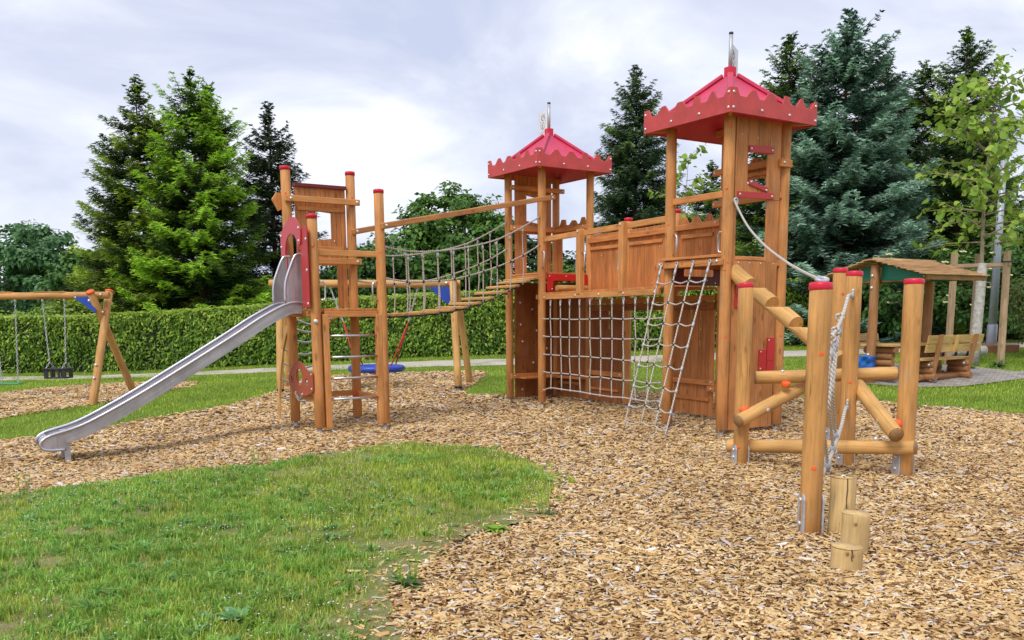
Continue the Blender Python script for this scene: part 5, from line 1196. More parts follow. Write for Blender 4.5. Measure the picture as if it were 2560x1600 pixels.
k = (~inside(chip_poly, x, y)) & (~inside(pit_poly, x, y)) & (~inside(pad_poly, x, y)) & (~(inside(path_poly, x, y) & (vnoise(x, y, .9, 51) < .66))) & (RG.random(n) < .55 + .5 * vnoise(x, y, 2.2, 52)) & (y < 30)
k &= y < np.interp(x, [q[0] for q in hedge_line], [q[1] for q in hedge_line]) + .3
x, y = x[k], y[k]; pm = inside(path_poly, x, y)
o = scatter_mesh('lawn_grass', blades(x, y, RG.uniform(.035, .075, len(x)) * np.where(pm, .6, 1), RG.uniform(.008, .016, len(x)), .8, -.024), BF, MG2); tag(o, 'short lawn grass around the swings and along the path', 'grass', kind='stuff')
# ------------------------------------------------------------------ single weeds at the lawn edge
def leaf_strip(mb, base, d, L, w, droop, fold=.25):
    d = V(d).normalized(); sd = d.cross(Z); sd = sd.normalized() if sd.length > .1 else V((1, 0, 0)); vs, fs = [], []
    for k in range(6):
        t = k / 5; c_ = V(base) + d * L * t - Z * droop * L * t * t; ww = w * math.sin(math.pi * min(1, .12 + t * .88)) * (1 - .25 * t)
        vs += [c_ - sd * ww + Z * ww * fold, c_, c_ + sd * ww + Z * ww * fold]
    for k in range(5): q = 3 * k; fs += [(q, q + 1, q + 4, q + 3), (q + 1, q + 2, q + 5, q + 4)]
    mb.add(vs, fs, [tuple(v) for v in vs], True)
MW = {'dark': leafmat('weed_dark', (.07, .17, .05), (.11, .23, .07), (.18, .32, .12)), 'light': leafmat('weed_light', (.20, .36, .03), (.30, .48, .05), (.42, .58, .1)), 'blue': leafmat('weed_bluegreen', (.14, .34, .12), (.22, .46, .18), (.34, .56, .28))}
def weed(x, y, lab, mat, n, L, w, el, stems=0, sh_=.2):
    r = thing('weed_plant', lab, 'weed', (x, y, gz(x, y)), 'weeds at the edge of the lawn'); mb = MB(); z0 = gz(x, y) - .008
    for i in range(n):
        a = i * 2.4 + random.uniform(-.3, .3); e_ = random.uniform(*el); leaf_strip(mb, (x + .012 * math.cos(a), y + .012 * math.sin(a), z0), (math.cos(a) * math.cos(e_), math.sin(a) * math.cos(e_), math.sin(e_)), L * random.uniform(.6, 1.1), w * random.uniform(.7, 1.2), random.uniform(.2, .6))
    mb.build('leaf_rosette', MW[mat], r)
    for i in range(stems):
        mb = MB(); a = random.uniform(0, 6.28); bx, by = x + .05 * math.cos(a), y + .05 * math.sin(a); hh = sh_ * random.uniform(.7, 1.1); tx, ty = bx + random.uniform(-.03, .03), by + random.uniform(-.03, .03)
        mb.tube([(bx, by, z0), ((bx + tx) / 2, (by + ty) / 2, z0 + hh / 2), (tx, ty, z0 + hh)], .003, 5)
        for k in range(14): t = .15 + .85 * k / 13; q = k * 2.4; leaf_strip(mb, (bx + (tx - bx) * t, by + (ty - by) * t, z0 + hh * t), (math.cos(q), math.sin(q), .9), .045 * (1.25 - .6 * t), .007, .3)
        mb.build('leafy_stem', MW['light' if mat != 'blue' else 'blue'], r)
weed(-.66, 5.36, 'bushy dark weed with upright pale shoots, nearest at the chip edge', 'dark', 26, .15, .017, (.15, .9), 5, .19)
weed(-.13, 6.78, 'bright yellow green leafy rosette on the bare soil at the chip edge', 'light', 24, .13, .026, (.15, .8))
weed(.28, 7.34, 'dark weed with thin tall stems beside the chip edge', 'dark', 16, .14, .016, (.1, .6), 4, .26)
weed(-1.52, 4.72, 'broad leaved blue green weed low in the foreground lawn', 'blue', 18, .16, .036, (.35, 1.1))
weed(-1.38, 4.62, 'feathery bright green weed right of the blue green one', 'light', 30, .10, .010, (.4, 1.3), 4, .12)
weed(-5.2, 9.3, 'small upright leafy weed at the far left lawn edge', 'dark', 8, .08, .012, (.5, 1.2), 3, .22)
weed(-2.35, 6.92, 'dark feathery weed clump in the middle of the lawn', 'dark', 34, .11, .012, (.15, .9))
weed(-2.93, 10.0, 'upright weed with yellow green tip above the middle of the lawn edge', 'light', 8, .07, .010, (.5, 1.2), 3, .20)
# ------------------------------------------------------------------ hedge
def leaf_quads(P, Nn, size, asp=.45, droop=.35, curl=.25):
    """pointed leaves at P whose faces look roughly along Nn"""
    N = len(P); up3 = np.array([0, 0, 1.]); Nn = Nn + RG.normal(0, .45, (N, 3)); Nn /= np.linalg.norm(Nn, axis=1)[:, None]
    a = np.cross(Nn, up3 + RG.normal(0, .5, (N, 3))); a /= np.linalg.norm(a, axis=1)[:, None] + 1e-9; dn = np.cross(a, Nn); dn *= np.where(dn[:, 2] > 0, -1, 1)[:, None]
    d = dn * (1 - droop) * .9 + a * RG.uniform(-1, 1, N)[:, None] + Nn * .35; d /= np.linalg.norm(d, axis=1)[:, None]; sd = np.cross(d, Nn); sd /= np.linalg.norm(sd, axis=1)[:, None] + 1e-9
    s_ = (size * RG.uniform(.65, 1.3, N))[:, None]
    return np.stack([P, P + d * s_ * .45 + sd * s_ * asp * .5 - Nn * s_ * curl * .1, P + d * s_ - Nn * s_ * curl * .5 - up3 * s_ * droop * .3, P + d * s_ * .45 - sd * s_ * asp * .5 - Nn * s_ * curl * .1], 1)
LF = [(0, 1, 2, 3)]
def heart_leaves(P, Nn, size):
    """large hanging leaves, folded along the midrib"""
    q = leaf_quads(P, Nn, size, .8, .45, .5); b0, l1, tp, r1 = q[:, 0], q[:, 1], q[:, 2], q[:, 3]
    ax_ = tp - b0; mid = b0 + ax_ * .42; nn = np.cross(l1 - b0, r1 - b0); nn /= np.linalg.norm(nn, axis=1)[:, None] + 1e-9; sz = size[:, None]
    sd = (l1 - r1) * .5; dn = np.array([0, 0, -1.]) * sz
    return np.stack([b0 + ax_ * .02, mid + sd * 1.05 - ax_ * .22 + dn * .04, mid + sd * .95 + ax_ * .12 + dn * .10, mid + sd * .42 + ax_ * .40 + dn * .10, tp + dn * .22, mid - sd * .42 + ax_ * .40 + dn * .10, mid - sd * .95 + ax_ * .12 + dn * .10, mid - sd * 1.05 - ax_ * .22 + dn * .04], 1)
HF = [(0, 1, 2, 3, 4), (0, 4, 5, 6, 7)]
MH = leafmat('hedge_leaves', (.040, .11, .014), (.13, .26, .026), (.32, .48, .06), tip=(.52, .66, .10), patch=1.2, trans=.3)
hg = thing('clipped_hedge', 'long clipped green hedge running along the far side of the path', 'hedge', (-4, 27.9, 0))
hl = np.array(hedge_line); seg = np.hypot(*np.diff(hl, axis=0).T); cum = np.concatenate([[0], np.cumsum(seg)])
def hpos(s_): return np.interp(s_, cum, hl[:, 0]), np.interp(s_, cum, hl[:, 1])
def hheight(x): return np.interp(x, [-34, -17, -11.5, -6, -1, 4, 9, 13], [1.62, 1.66, 1.78, 1.85, 1.86, 1.9, 1.98, 2.0])
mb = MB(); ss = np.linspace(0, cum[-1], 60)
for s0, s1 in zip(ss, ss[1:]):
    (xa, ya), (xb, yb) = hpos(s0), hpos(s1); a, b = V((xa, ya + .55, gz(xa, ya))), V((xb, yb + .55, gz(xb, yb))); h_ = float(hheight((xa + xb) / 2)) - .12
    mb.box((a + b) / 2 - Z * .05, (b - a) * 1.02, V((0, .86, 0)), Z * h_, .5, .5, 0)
mb.build('hedge_core', plain('hedge_inner_shade', (.018, .030, .010), .95, 0, .3), hg)  # solid near-black core paints the shade inside the foliage
n = 60000; s_ = RG.uniform(6, cum[-1], n); hx, hy = hpos(s_); t = RG.random(n) ** .9; hh = hheight(hx); bump = .16 * (vnoise(s_, t * 2, 1.3, 61) - .5) + .10 * (vnoise(s_, t * 2, 4, 62) - .5)
P = np.stack([hx, hy + .06 - bump + RG.uniform(-.03, .12, n), zg(hx, hy) + .04 + t * (hh + .10 * (vnoise(s_, s_ * 0, 1.7, 63) - .5)) + .0], -1); tipv = (RG.random(n) < .10 + .40 * t ** 2.5) * RG.uniform(.3, 1, n)
f1 = leaf_quads(P, np.tile([0, -1., .25], (n, 1)), np.full(n, .135), .42, .5)
n2_ = 26000; s2 = RG.uniform(6, cum[-1], n2_); hx, hy = hpos(s2); q = RG.random(n2_); P2_ = np.stack([hx, hy + q * 1.1, zg(hx, hy) + hheight(hx) + .07 * (vnoise(s2, q * 3, 1.7, 63) - .3) + RG.uniform(-.05, .07, n2_)], -1)
f2 = leaf_quads(P2_, np.tile([0, -.3, 1.], (n2_, 1)), np.full(n2_, .13), .42, .2)
scatter_mesh('hedge_foliage', np.concatenate([f1, f2]), LF, MH, hg, np.concatenate([tipv, RG.uniform(.15, .95, n2_)]), loc=tuple(hg.location))
# ------------------------------------------------------------------ conifers
def strips(P, D_, L, w, sag):
    """needled twigs: narrow two-part strips from P along D_"""
    N = len(P); up3 = np.array([0, 0, 1.]); sd = np.cross(D_, up3 + RG.normal(0, .6, (N, 3))); sd /= np.linalg.norm(sd, axis=1)[:, None] + 1e-9
    m1 = P + D_ * (L * .55)[:, None] + up3 * (-sag * L * .12)[:, None]; tp = P + D_ * L[:, None] + up3 * (-sag * L * .42)[:, None]; wv_ = sd * (w * .5)[:, None]
    return np.stack([P - wv_ * .7, P + wv_ * .7, m1 + wv_, m1 - wv_, tp + wv_ * .35, tp - wv_ * .35], 1)
SF = [(0, 1, 2, 3), (3, 2, 4, 5)]
def conifer(x, y, Htop, Rb, mat, lab, seed, density=1., z_low=.4, droop=.25, tipamt=.5, prof=.8, tw=.040, leaders=(), group='conifers behind the hedge', bare=.0, leafk=1., spire=1.0):
    rg = np.random.default_rng(seed); z0 = gz(x, y); Hh = Htop - z0
    tr = thing('conifer_tree', lab, 'tree', (x, y, z0), group)
    mb = MB().cyl((x, y, z0 - .2), (x, y, z0 + Hh * .97), .02 + Hh * .014, .012, 10, False)
    Ps, Ds, Ls, Ws, Sg, Tp = [], [], [], [], [], []
    tops = [(x, y, Hh)] + [(x + dx, y + dy, Hh + dh) for dx, dy, dh in leaders]
    for ti, (tx, ty, HH) in enumerate(tops):
        if ti: mb.cyl((x, y, z0 + HH * .6), (tx, ty, z0 + HH * .98), .05, .01, 8, False)
        z = z_low if ti == 0 else HH * .78
        while z < HH - .12:
            fr = z / HH; nb = int(round((9 - 4.2 * fr ** 2) * density)); near_top = HH - z
            for b_ in range(max(4, nb) if near_top > spire else 5):
                az = rg.uniform(0, 2 * np.pi); zz = z + rg.uniform(-.15, .15)
                R0 = min(Rb * max(.0, 1 - fr) ** prof * (.5 + .5 * min(1, (z + .6) / 1.6)) + .08, .10 + near_top * (.30 if near_top < spire else .62))
                if ti: R0 = min(R0, .16 + near_top * .45)
                L = R0 * rg.choice([.55, .8, .95, 1.05, 1.2], p=[.12, .2, .3, .28, .1])
                e0 = -.22 + .80 * fr ** 2.2 + rg.uniform(-.12, .12) + (.15 if near_top < 1.2 else 0)
                cx = tx if zz > HH * .6 or ti == 0 else x; cyy = ty
                hd = np.array([np.cos(az), np.sin(az), 0]); sdv = np.array([-np.sin(az), np.cos(az), 0])
                npos = max(4, int(L / .085)); s_ = np.linspace(.12 if L < 1 else .28, 1, npos)
                Zs = zz + L * (s_ * np.tan(e0) - droop * 1.6 * s_ * (1 - s_) + .10 * s_ ** 3)
                C = np.stack([cx + hd[0] * L * s_, cyy + hd[1] * L * s_, z0 + Zs], -1) + rg.normal(0, .02, (npos, 3))
                tipb = float(np.clip(rg.normal(tipamt, .38), 0, 1)) * (rg.random() < .85)
                if L > .7: mb.tube([V(C[0]) - V(hd) * L * .25, V(C[len(C) // 2]), V(C[-1])], [.020, .014, .004], 4)
                ns = min(1, .30 + near_top * .28); wid = (np.minimum(.42, .16 + .30 * L * .35) * (1.15 - .75 * s_) * leafk + .05) * ns
                for sd_ in (-1, 1):
                    ang = rg.uniform(.6, 1.05, npos); dv = hd[None] * np.cos(ang)[:, None] + sdv[None] * (sd_ * np.sin(ang))[:, None] + np.array([0, 0, 1]) * (rg.uniform(-.5, .12, npos) + .55 * (1 - ns))[:, None]
                    dv /= np.linalg.norm(dv, axis=1)[:, None]; l_ = wid * rg.uniform(.65, 1.25, npos)
                    tipf = np.clip((s_ - .52) * 3., 0, 1) * tipb
                    Ps.append(C); Ds.append(dv); Ls.append(l_); Ws.append(np.full(npos, tw)); Sg.append(np.full(npos, .35 + .5 * (1 - fr))); Tp.append(tipf * .7)
                    for k in (.3, .55, .8, 1.):          # side shoots of each twig
                        pp = C + dv * (l_ * k)[:, None] - np.array([0, 0, 1]) * (l_ * .42 * k * k)[:, None]
                        for s2 in (-1, 1):
                            d2 = dv * .7 + np.cross(dv, [0, 0, 1.]) * (s2 * .75) + rg.normal(0, .22, (npos, 3)) + np.array([0, 0, .22]); d2 /= np.linalg.norm(d2, axis=1)[:, None]
                            Ps.append(pp); Ds.append(d2); Ls.append((.06 + .42 * l_) * rg.uniform(.7, 1.25, npos)); Ws.append(np.full(npos, tw * .72)); Sg.append(np.full(npos, .05)); Tp.append(np.clip(tipf * (.55 + .6 * k) * rg.uniform(.6, 1.3, npos), 0, 1))
                # leader of the branch
                Ps.append(C[-1:]); Ds.append((hd + np.array([0, 0, .15]))[None] / 1.02); Ls.append(np.array([.16])); Ws.append(np.array([tw])); Sg.append(np.array([.1])); Tp.append(np.array([tipb]))
            z += rg.uniform(.22, .34) * (1.0 - .35 * fr)
        # top shoot with short side shoots
        k = 14; zz = np.linspace(HH - .9, HH - .02, k)
        for q in range(3):
            a = rg.uniform(0, 6.28, k); Ps.append(np.stack([np.full(k, tx), np.full(k, ty), z0 + zz], -1)); d_ = np.stack([np.cos(a), np.sin(a), np.full(k, .75)], -1); Ds.append(d_ / np.linalg.norm(d_, axis=1)[:, None]); Ls.append(.10 + (HH - zz) * .22); Ws.append(np.full(k, tw)); Sg.append(np.zeros(k)); Tp.append(np.full(k, tipamt * .4))
        Ps.append(np.array([[tx, ty, z0 + HH - .5]])); Ds.append(np.array([[0, .02, 1.]])); Ls.append(np.array([.55])); Ws.append(np.array([tw])); Sg.append(np.array([0.])); Tp.append(np.array([.2]))
    mb.build('trunk', M['bark'], tr)
    cat_ = [np.concatenate(q) for q in (Ps, Ds, Ls, Ws, Sg, Tp)]
    scatter_mesh('crown', strips(cat_[0], cat_[1], cat_[2], cat_[3], cat_[4]), SF, mat, tr, cat_[5], loc=(x, y, z0))
    return len(cat_[0])
MK = {
 'green': leafmat('spruce_green', (.014, .034, .008), (.030, .066, .012), (.060, .11, .018), tip=(.52, .70, .07), patch=.8, trans=.2),
 'bright': leafmat('spruce_bright', (.014, .038, .008), (.034, .082, .012), (.065, .13, .018), tip=(.50, .80, .07), patch=.8, trans=.22),
 'dark': leafmat('spruce_dark', (.016, .032, .016), (.032, .058, .026), (.060, .095, .036), tip=(.16, .23, .06), patch=.8, trans=.15),
 'mid': leafmat('spruce_mid', (.024, .058, .028), (.048, .105, .044), (.09, .16, .062), tip=(.27, .42, .13), patch=.8, trans=.15),
 'blue': leafmat('spruce_blue', (.024, .064, .044), (.055, .122, .086), (.10, .20, .145), tip=(.44, .66, .50), patch=.8, trans=.15),
 'olive': leafmat('spruce_olive', (.022, .056, .016), (.048, .105, .028), (.09, .17, .044), tip=(.42, .62, .09), patch=.8, trans=.2)}
NT = 0
NT += conifer(-13.25, 33, 10.1, 3.1, MK['green'], 'tall leftmost spruce with thin dark spire and yellow green shoots', 101, 1.1, tipamt=.6, prof=.66, spire=1.5)
NT += conifer(-10.95, 32, 10.05, 3.0, MK['bright'], 'bright green spruce with two leaders, second from the left', 102, 1.15, tipamt=.85, prof=.64, leaders=((.55, .1, -.45),))
NT += conifer(-9.35, 36, 9.75, 2.75, MK['dark'], 'slimmer dark spruce right behind the slide tower post', 103, 1., tipamt=.2, prof=.75)
NT += conifer(-15.4, 36, 6.1, 2.6, MK['green'], 'low wide spruce left of the tall leftmost spruce', 104, .9, tipamt=.5, prof=.6)
NT += conifer(5.46, 40, 12.2, 3.15, MK['mid'], 'tall slender dark green spruce between the two red roofs', 105, 1.1, tipamt=.35, prof=.72)
NT += conifer(10.85, 30, 11.15, 3.2, MK['blue'], 'big blue grey spruce rising highest at the right', 106, 1.25, tipamt=.7, prof=.55, tw=.046)
NT += conifer(9.75, 32.5, 11.2, 2.9, MK['olive'], 'narrow green spruce left of the big blue spruce', 107, 1., tipamt=.5, prof=.62)
NT += conifer(15.65, 32, 11.2, 3.0, MK['olive'], 'green spruce with long bare spire at the right of the group', 108, 1., tipamt=.55, prof=.72, leaders=((-1.2, .4, -.9),))
NT += conifer(13.5, 33.5, 10.75, 3.0, MK['mid'], 'thin topped spruce standing behind between the blue and the right spruce', 109, 1., tipamt=.4, prof=.62)
NT += conifer(18.6, 36, 8.2, 2.8, MK['olive'], 'lower spruce behind the young tree at the right edge', 110, .9, tipamt=.5, prof=.6)
NT += conifer(7.7, 35, 7.4, 2.6, MK['olive'], 'low spruce half hidden behind the big tower', 111, .9, tipamt=.55, prof=.6)
print('twigs', NT)
# ------------------------------------------------------------------ broadleaf trees
def broadleaf(x, y, Htop, lobes, mat, lab, seed, leaf=.19, nclu=110, per=95, trunk_r=.14, name='leafy_tree', cat='tree', group='broadleaf trees behind the hedge', clr=.55, bottom=.0):
    """lobes: (dx, dy, z, rx, ry, rz) ellipsoids of the crown, heights above ground"""
    rg = np.random.default_rng(seed); z0 = gz(x, y); t = thing(name, lab, cat, (x, y, z0), group); mb = MB()
    vol = np.array([l[3] * l[4] * l[5] for l in lobes]) ** .7; vol /= vol.sum(); P, Nn = [], []
    fork = V((x, y, z0 + min(l[2] for l in lobes) * .6)); mb.tube([(x, y, z0 - .2), (x + .05, y, z0 + (fork.z - z0) * .5), fork], [trunk_r * 1.2, trunk_r, trunk_r * .8], 9)
    for li, l in enumerate(lobes):
        c_ = np.array([x + l[0], y + l[1], z0 + l[2]]); rad = np.array(l[3:6]); m_ = int(nclu * vol[li]) + 4
        mb.tube([fork, fork.lerp(V(c_), .55) + V((0, 0, .15)), V(c_)], [trunk_r * .55, trunk_r * .38, trunk_r * .15], 6)
        u = rg.normal(0, 1, (m_, 3)); u /= np.linalg.norm(u, axis=1)[:, None]; r_ = rg.uniform(.45, 1.02, m_) ** .6; cc = c_ + u * rad * r_[:, None]
        cc = cc[cc[:, 2] > z0 + bottom]
        for q in cc[::3]: mb.tube([V(c_).lerp(V(q), .1), V(c_).lerp(V(q), .6) + V((0, 0, .08)), V(q)], [trunk_r * .16, .018, .006], 4)
        for q in cc:
            k = int(per * rg.uniform(.6, 1.3)); w = rg.normal(0, 1, (k, 3)); w /= np.linalg.norm(w, axis=1)[:, None]; cr = clr * rg.uniform(.7, 1.2)
            pp = q + w * np.array([cr, cr, cr * .6]) * (rg.random(k) ** .45)[:, None]; P.append(pp); o_ = w * .7 + (q - c_) / np.linalg.norm(q - c_ + 1e-6) * .6 + np.array([0, -.15, .55]); Nn.append(o_)
    mb.build('trunk', M['bark'], t); P = np.concatenate(P); Nn = np.concatenate(Nn); Nn /= np.linalg.norm(Nn, axis=1)[:, None] + 1e-9
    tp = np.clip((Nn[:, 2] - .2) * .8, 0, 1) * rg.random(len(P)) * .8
    scatter_mesh('crown', leaf_quads(P, Nn, np.full(len(P), leaf), .62, .3), LF, mat, t, tp, loc=(x, y, z0)); return t
ML = {
 'bluegreen': leafmat('leaf_bluegreen', (.036, .11, .046), (.080, .20, .075), (.15, .31, .12), tip=(.26, .46, .17), patch=.5, trans=.3),
 'maple': leafmat('leaf_maple', (.030, .085, .022), (.060, .155, .034), (.12, .26, .055), tip=(.28, .44, .09), patch=.5, trans=.3),
 'maple2': leafmat('leaf_maple_bright', (.036, .105, .022), (.080, .20, .036), (.15, .31, .06), tip=(.34, .52, .10), patch=.5, trans=.3),
 'darkl': leafmat('leaf_dark', (.015, .042, .016), (.030, .075, .026), (.06, .12, .04), tip=(.13, .22, .07), patch=.5, trans=.25),
 'yellow': leafmat('leaf_yellowgreen', (.09, .18, .018), (.18, .31, .035), (.30, .44, .06), tip=(.42, .56, .10), patch=.8, trans=.3),
 'young': leafmat('leaf_catalpa', (.12, .24, .03), (.24, .40, .05), (.38, .54, .09), tip=(.48, .60, .10), patch=1.5, trans=.4),
 'olive': leafmat('leaf_olive', (.075, .115, .030), (.13, .185, .050), (.22, .28, .09), tip=(.30, .36, .12), patch=1.2, trans=.25)}
broadleaf(-24.9, 45, 7.1, [(-.2, 0, 4.6, 3.0, 2.6, 2.3), (-2.4, 0, 3.6, 2.4, 2.2, 2.2), (2.0, -.3, 2.8, 2.4, 2.2, 2.0), (-4.5, .5, 4.0, 2.6, 2, 2.4)], ML['bluegreen'], 'tall blue green broadleaf tree at the far left edge', 201, .26, 150, 100, .2)
broadleaf(-21.7, 43, 6.4, [(-.3, 0, 4.4, 1.6, 1.6, 1.7), (.8, -.4, 2.8, 2.2, 2, 1.9), (-1.4, .3, 2.6, 2.2, 2, 2.0)], ML['bluegreen'], 'blue green broadleaf tree with a rounded top left of the spruces', 202, .26, 120, 95, .18)
broadleaf(-18.9, 41, 5.2, [(0, 0, 3.4, 1.9, 1.7, 1.6), (1.2, -.4, 2.0, 1.8, 1.6, 1.5), (-1.0, 0, 2.0, 1.8, 1.6, 1.5)], ML['maple'], 'shorter green broadleaf tree touching the leftmost spruce', 203, .24, 90, 90, .16)
broadleaf(-2.6, 38, 7.4, [(.1, 0, 4.7, 2.0, 1.8, 1.65), (-1.3, -.3, 3.4, 1.6, 1.7, 1.5), (1.4, 0, 3.8, 1.7, 1.7, 1.6), (.2, -.6, 2.4, 2.3, 1.9, 1.7)], ML['maple2'], 'tall maple with bright green crown behind the rope bridge', 204, .24, 170, 100, .2)
broadleaf(-5.3, 36.5, 5.1, [(-.2, 0, 3.0, 1.7, 1.6, 1.35), (1.1, -.3, 2.3, 1.6, 1.5, 1.3), (-1.6, .2, 2.2, 1.5, 1.4, 1.3)], ML['maple'], 'lower maple behind the tall post of the slide tower', 205, .23, 110, 95, .16)
broadleaf(-.2, 40, 6.3, [(0, 0, 3.3, 2.0, 1.8, 1.8), (-1.6, 0, 2.4, 2.0, 1.8, 1.6), (1.8, 0, 2.6, 2.0, 1.8, 1.7)], ML['darkl'], 'dark broadleaf tree behind the middle tower', 206, .24, 110, 90, .18)
broadleaf(2.6, 37, 4.3, [(0, 0, 2.0, 1.5, 1.4, 1.1), (1.5, .2, 1.6, 1.4, 1.3, 1.1), (-1.4, 0, 1.6, 1.3, 1.3, 1.0)], ML['maple2'], 'low bright broadleaf bush behind the walkway', 207, .22, 70, 85, .12)
broadleaf(-15.2, 30.3, 2.4, [(0, 0, 1.5, 1.9, .9, .75), (1.8, 0, 1.3, 1.3, .8, .6), (-2.2, 0, 1.4, 1.6, .8, .6)], ML['yellow'], 'yellow green shrub showing over the hedge under the swing beam', 208, .15, 80, 90, .06, 'garden_shrub', 'shrub', 'shrubs', .4)
broadleaf(12.0, 27.2, 3.4, [(0, 0, 1.7, 1.4, 1.0, 1.3), (1.7, .2, 1.7, 1.3, 1.0, 1.2), (-1.2, .3, 1.4, 1.0, .9, 1.0), (3.4, .6, 1.7, 1.5, 1, 1.4)], ML['maple'], 'green elder shrub with flat cream flower heads behind the shelter', 209, .16, 110, 80, .07, 'flowering_shrub', 'shrub', 'shrubs', .42)
broadleaf(13.75, 23.2, 2.9, [(.3, 0, 1.35, .95, .9, 1.05), (1.4, .2, 1.6, 1.1, .9, 1.2), (-.35, -.1, 1.5, .55, .6, .6)], ML['olive'], 'olive green fine leaved shrub at the right edge', 210, .085, 120, 120, .05, 'garden_shrub', 'shrub', 'shrubs', .36, .1)
broadleaf(17.5, 29.5, 4.6, [(0, 0, 2.6, 1.6, 1.4, 1.7), (2, .5, 2.6, 1.8, 1.4, 1.8), (-1.5, 0, 2.2, 1.3, 1.2, 1.4)], ML['maple'], 'broadleaf tree behind the lamp post at the right edge', 211, .2, 110, 90, .12)
# cream flower heads of the elder
el = bpy.data.objects['flowering_shrub']; MCr = plain('cream_flower', (.66, .60, .38), .8, 0, .15, 20.)
for i in range(34):
    a = RG.uniform(0, 1); px, pz = 10.9 + 4.2 * RG.random(), 1.2 + 1.7 * RG.random(); py = 26.35 + .25 * RG.random(); mb = MB()
    for k in range(7): th = k * .9; mb.ball((px + .07 * math.cos(th) * (k > 0), py + .05 * math.sin(th) * (k > 0), gz(px, py) + pz + .012 * (k % 2)), .045, (0, -.5, 1), .4, 6)
    mb.build('flower_head', MCr, el)
# ------------------------------------------------------------------ young staked tree and the thin sapling behind the big tower
def young_tree(x, y, Ht, lab, seed, leaf, nb, r0, wrap, spread, mat, name, zs=.35, per=9):
    rg = np.random.default_rng(seed); z0 = gz(x, y); t = thing(name, lab, 'tree', (x, y, z0)); mb = MB(); P, Nn = [], []
    mb.tube(spline([(x, y, z0 - .1), (x + .03, y, z0 + Ht * .3), (x - .02, y, z0 + Ht * .6), (x + .06, y, z0 + Ht * .97)], 5), [r0 * (1 - .85 * k / 15) for k in range(16)], 9)
    for i in range(nb):
        fr = zs + (1 - zs) * (i / nb) ** .9; az = i * 2.4 + rg.uniform(-.4, .4); L = spread * (1.0 - .55 * fr) * rg.uniform(.55, 1.2) + .2; e_ = rg.uniform(-.1, .7)
        d = V((math.cos(az) * math.cos(e_), math.sin(az) * math.cos(e_), math.sin(e_))); a = V((x, y, z0 + Ht * fr)); pts = spline([a, a + d * L * .5 + Z * .04, a + d * L - Z * .05], 4); mb.tube(pts, [.022 * (1 - .8 * k / 8) * r0 / .07 for k in range(9)], 5)
        for k in range(per + int(L * 4)):
            q = pts[rg.integers(2, 9)] + V(rg.normal(0, .09, 3)); P.append(q[:]); Nn.append((d.x * .5 + rg.normal(0, .3), d.y * .5 - .3 + rg.normal(0, .3), .8))
    for k in range(10): P.append((x + .06 + rg.normal(0, .1), y + rg.normal(0, .1), z0 + Ht * rg.uniform(.93, 1.0))); Nn.append((0, -.3, .9))
    mb.build('trunk', M['stake'] if not wrap else plain('young_bark', (.36, .28, .19), .85, 0, .25, 10.), t)
    if wrap: MB().cyl((x, y, z0), (x + .02, y, z0 + 2.45), .125, .11, 16, wob=.02).build('trunk_wrap', M['wrap'], t)
    P = np.array(P); Nn = np.array(Nn); f = heart_leaves(P, Nn, np.full(len(P), leaf) * RG.uniform(.5, 1.15, len(P))); scatter_mesh('crown', f, HF, mat, t, RG.random(len(P)) ** 2 * .8, loc=(x, y, z0))
young_tree(11.4, 21.95, 6.75, 'young tree with large yellow green leaves and wrapped trunk held by stakes', 301, .19, 50, .075, True, 2.1, ML['young'], 'young_tree', .42, 22)
young_tree(5.75, 30, 6.1, 'thin bare topped sapling with sparse leaves seen through the big tower', 302, .22, 17, .04, False, 1.7, ML['yellow'], 'sapling_tree', .35, 11)
# ground plants at the foot of the stakes
for (x, y, lab) in ((11.75, 21.5, 'dark ground plant at the foot of the right stake'), (11.0, 21.4, 'low bright leaved plant beside the staked tree')):
    weed(x, y, lab, 'dark' if x > 11.5 else 'light', 40, .30, .035, (.2, 1.1))

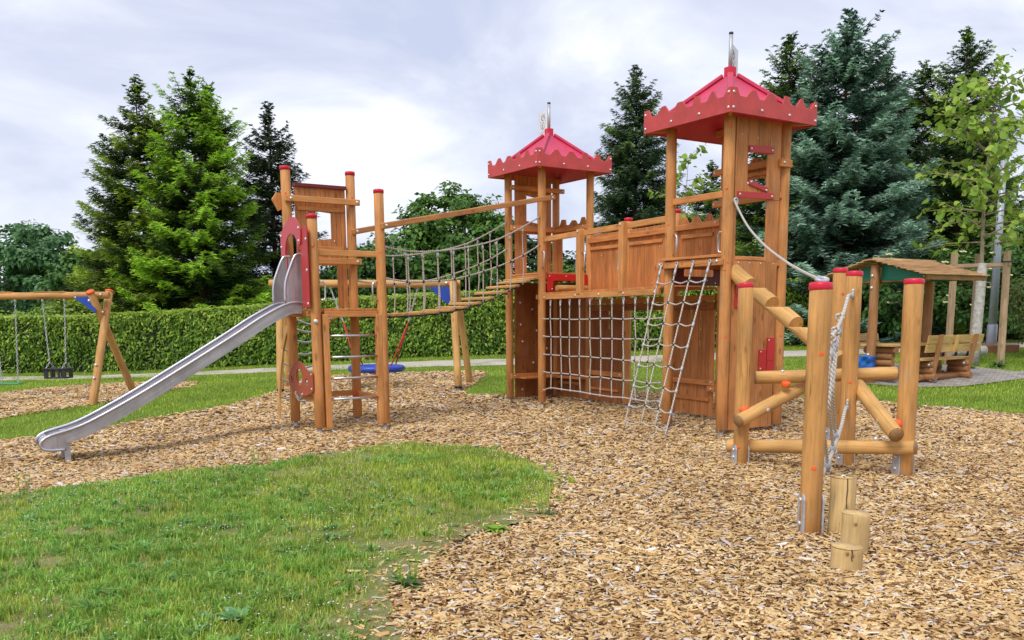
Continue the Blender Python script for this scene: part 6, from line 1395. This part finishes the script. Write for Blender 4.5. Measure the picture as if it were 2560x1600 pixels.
# ------------------------------------------------------------------ sky and light
AZ, EL = math.radians(-152), math.radians(52)      # direction towards the sun, azimuth from +Y clockwise
wd = bpy.data.worlds.new('World'); S.world = wd; wd.use_nodes = True; nt = wd.node_tree; nt.nodes.clear(); L_ = nt.links.new
sky = nd(nt, 'ShaderNodeTexSky', sky_type='NISHITA', sun_disc=False, sun_elevation=EL, sun_rotation=AZ)
bg1 = nd(nt, 'ShaderNodeBackground', i_Strength=.10); L_(sky.outputs[0], bg1.inputs['Color'])
tc = nd(nt, 'ShaderNodeTexCoord'); mp = nd(nt, 'ShaderNodeMapping'); mp.inputs['Scale'].default_value = (1.5, 1.5, 3.2); mp.inputs['Location'].default_value = (.35, .0, .2); L_(tc.outputs['Generated'], mp.inputs['Vector'])
n1 = nd(nt, 'ShaderNodeTexNoise', i_Scale=2.0, i_Detail=7., i_Roughness=.56, i_Distortion=.5); L_(mp.outputs[0], n1.inputs['Vector'])
r1 = ramp(nt, [(.36, (.42, .455, .585)), (.46, (.485, .515, .63)), (.55, (.585, .61, .70)), (.66, (.74, .75, .80))]); L_(n1.outputs['Fac'], r1.inputs[0])
bg2 = nd(nt, 'ShaderNodeBackground', i_Strength=1.0); L_(r1.outputs[0], bg2.inputs['Color'])
mx = nd(nt, 'ShaderNodeMixShader'); mx.inputs[0].default_value = .92; L_(bg1.outputs[0], mx.inputs[1]); L_(bg2.outputs[0], mx.inputs[2])
out = nd(nt, 'ShaderNodeOutputWorld'); L_(mx.outputs[0], out.inputs['Surface'])
sd = bpy.data.lights.new('sun', 'SUN'); sd.energy = 1.5; sd.angle = math.radians(22); sd.color = (1, .955, .88)
so = bpy.data.objects.new('sun', sd); COL.objects.link(so); dirn = V((math.sin(AZ) * math.cos(EL), math.cos(AZ) * math.cos(EL), math.sin(EL))); so.rotation_euler = dirn.to_track_quat('Z', 'Y').to_euler(); so.location = dirn * 60
S.view_settings.view_transform = 'Standard'; S.view_settings.look = 'None'; S.view_settings.exposure = 0.62; S.view_settings.gamma = 1
S.cycles.max_bounces = 8; S.cycles.transparent_max_bounces = 8
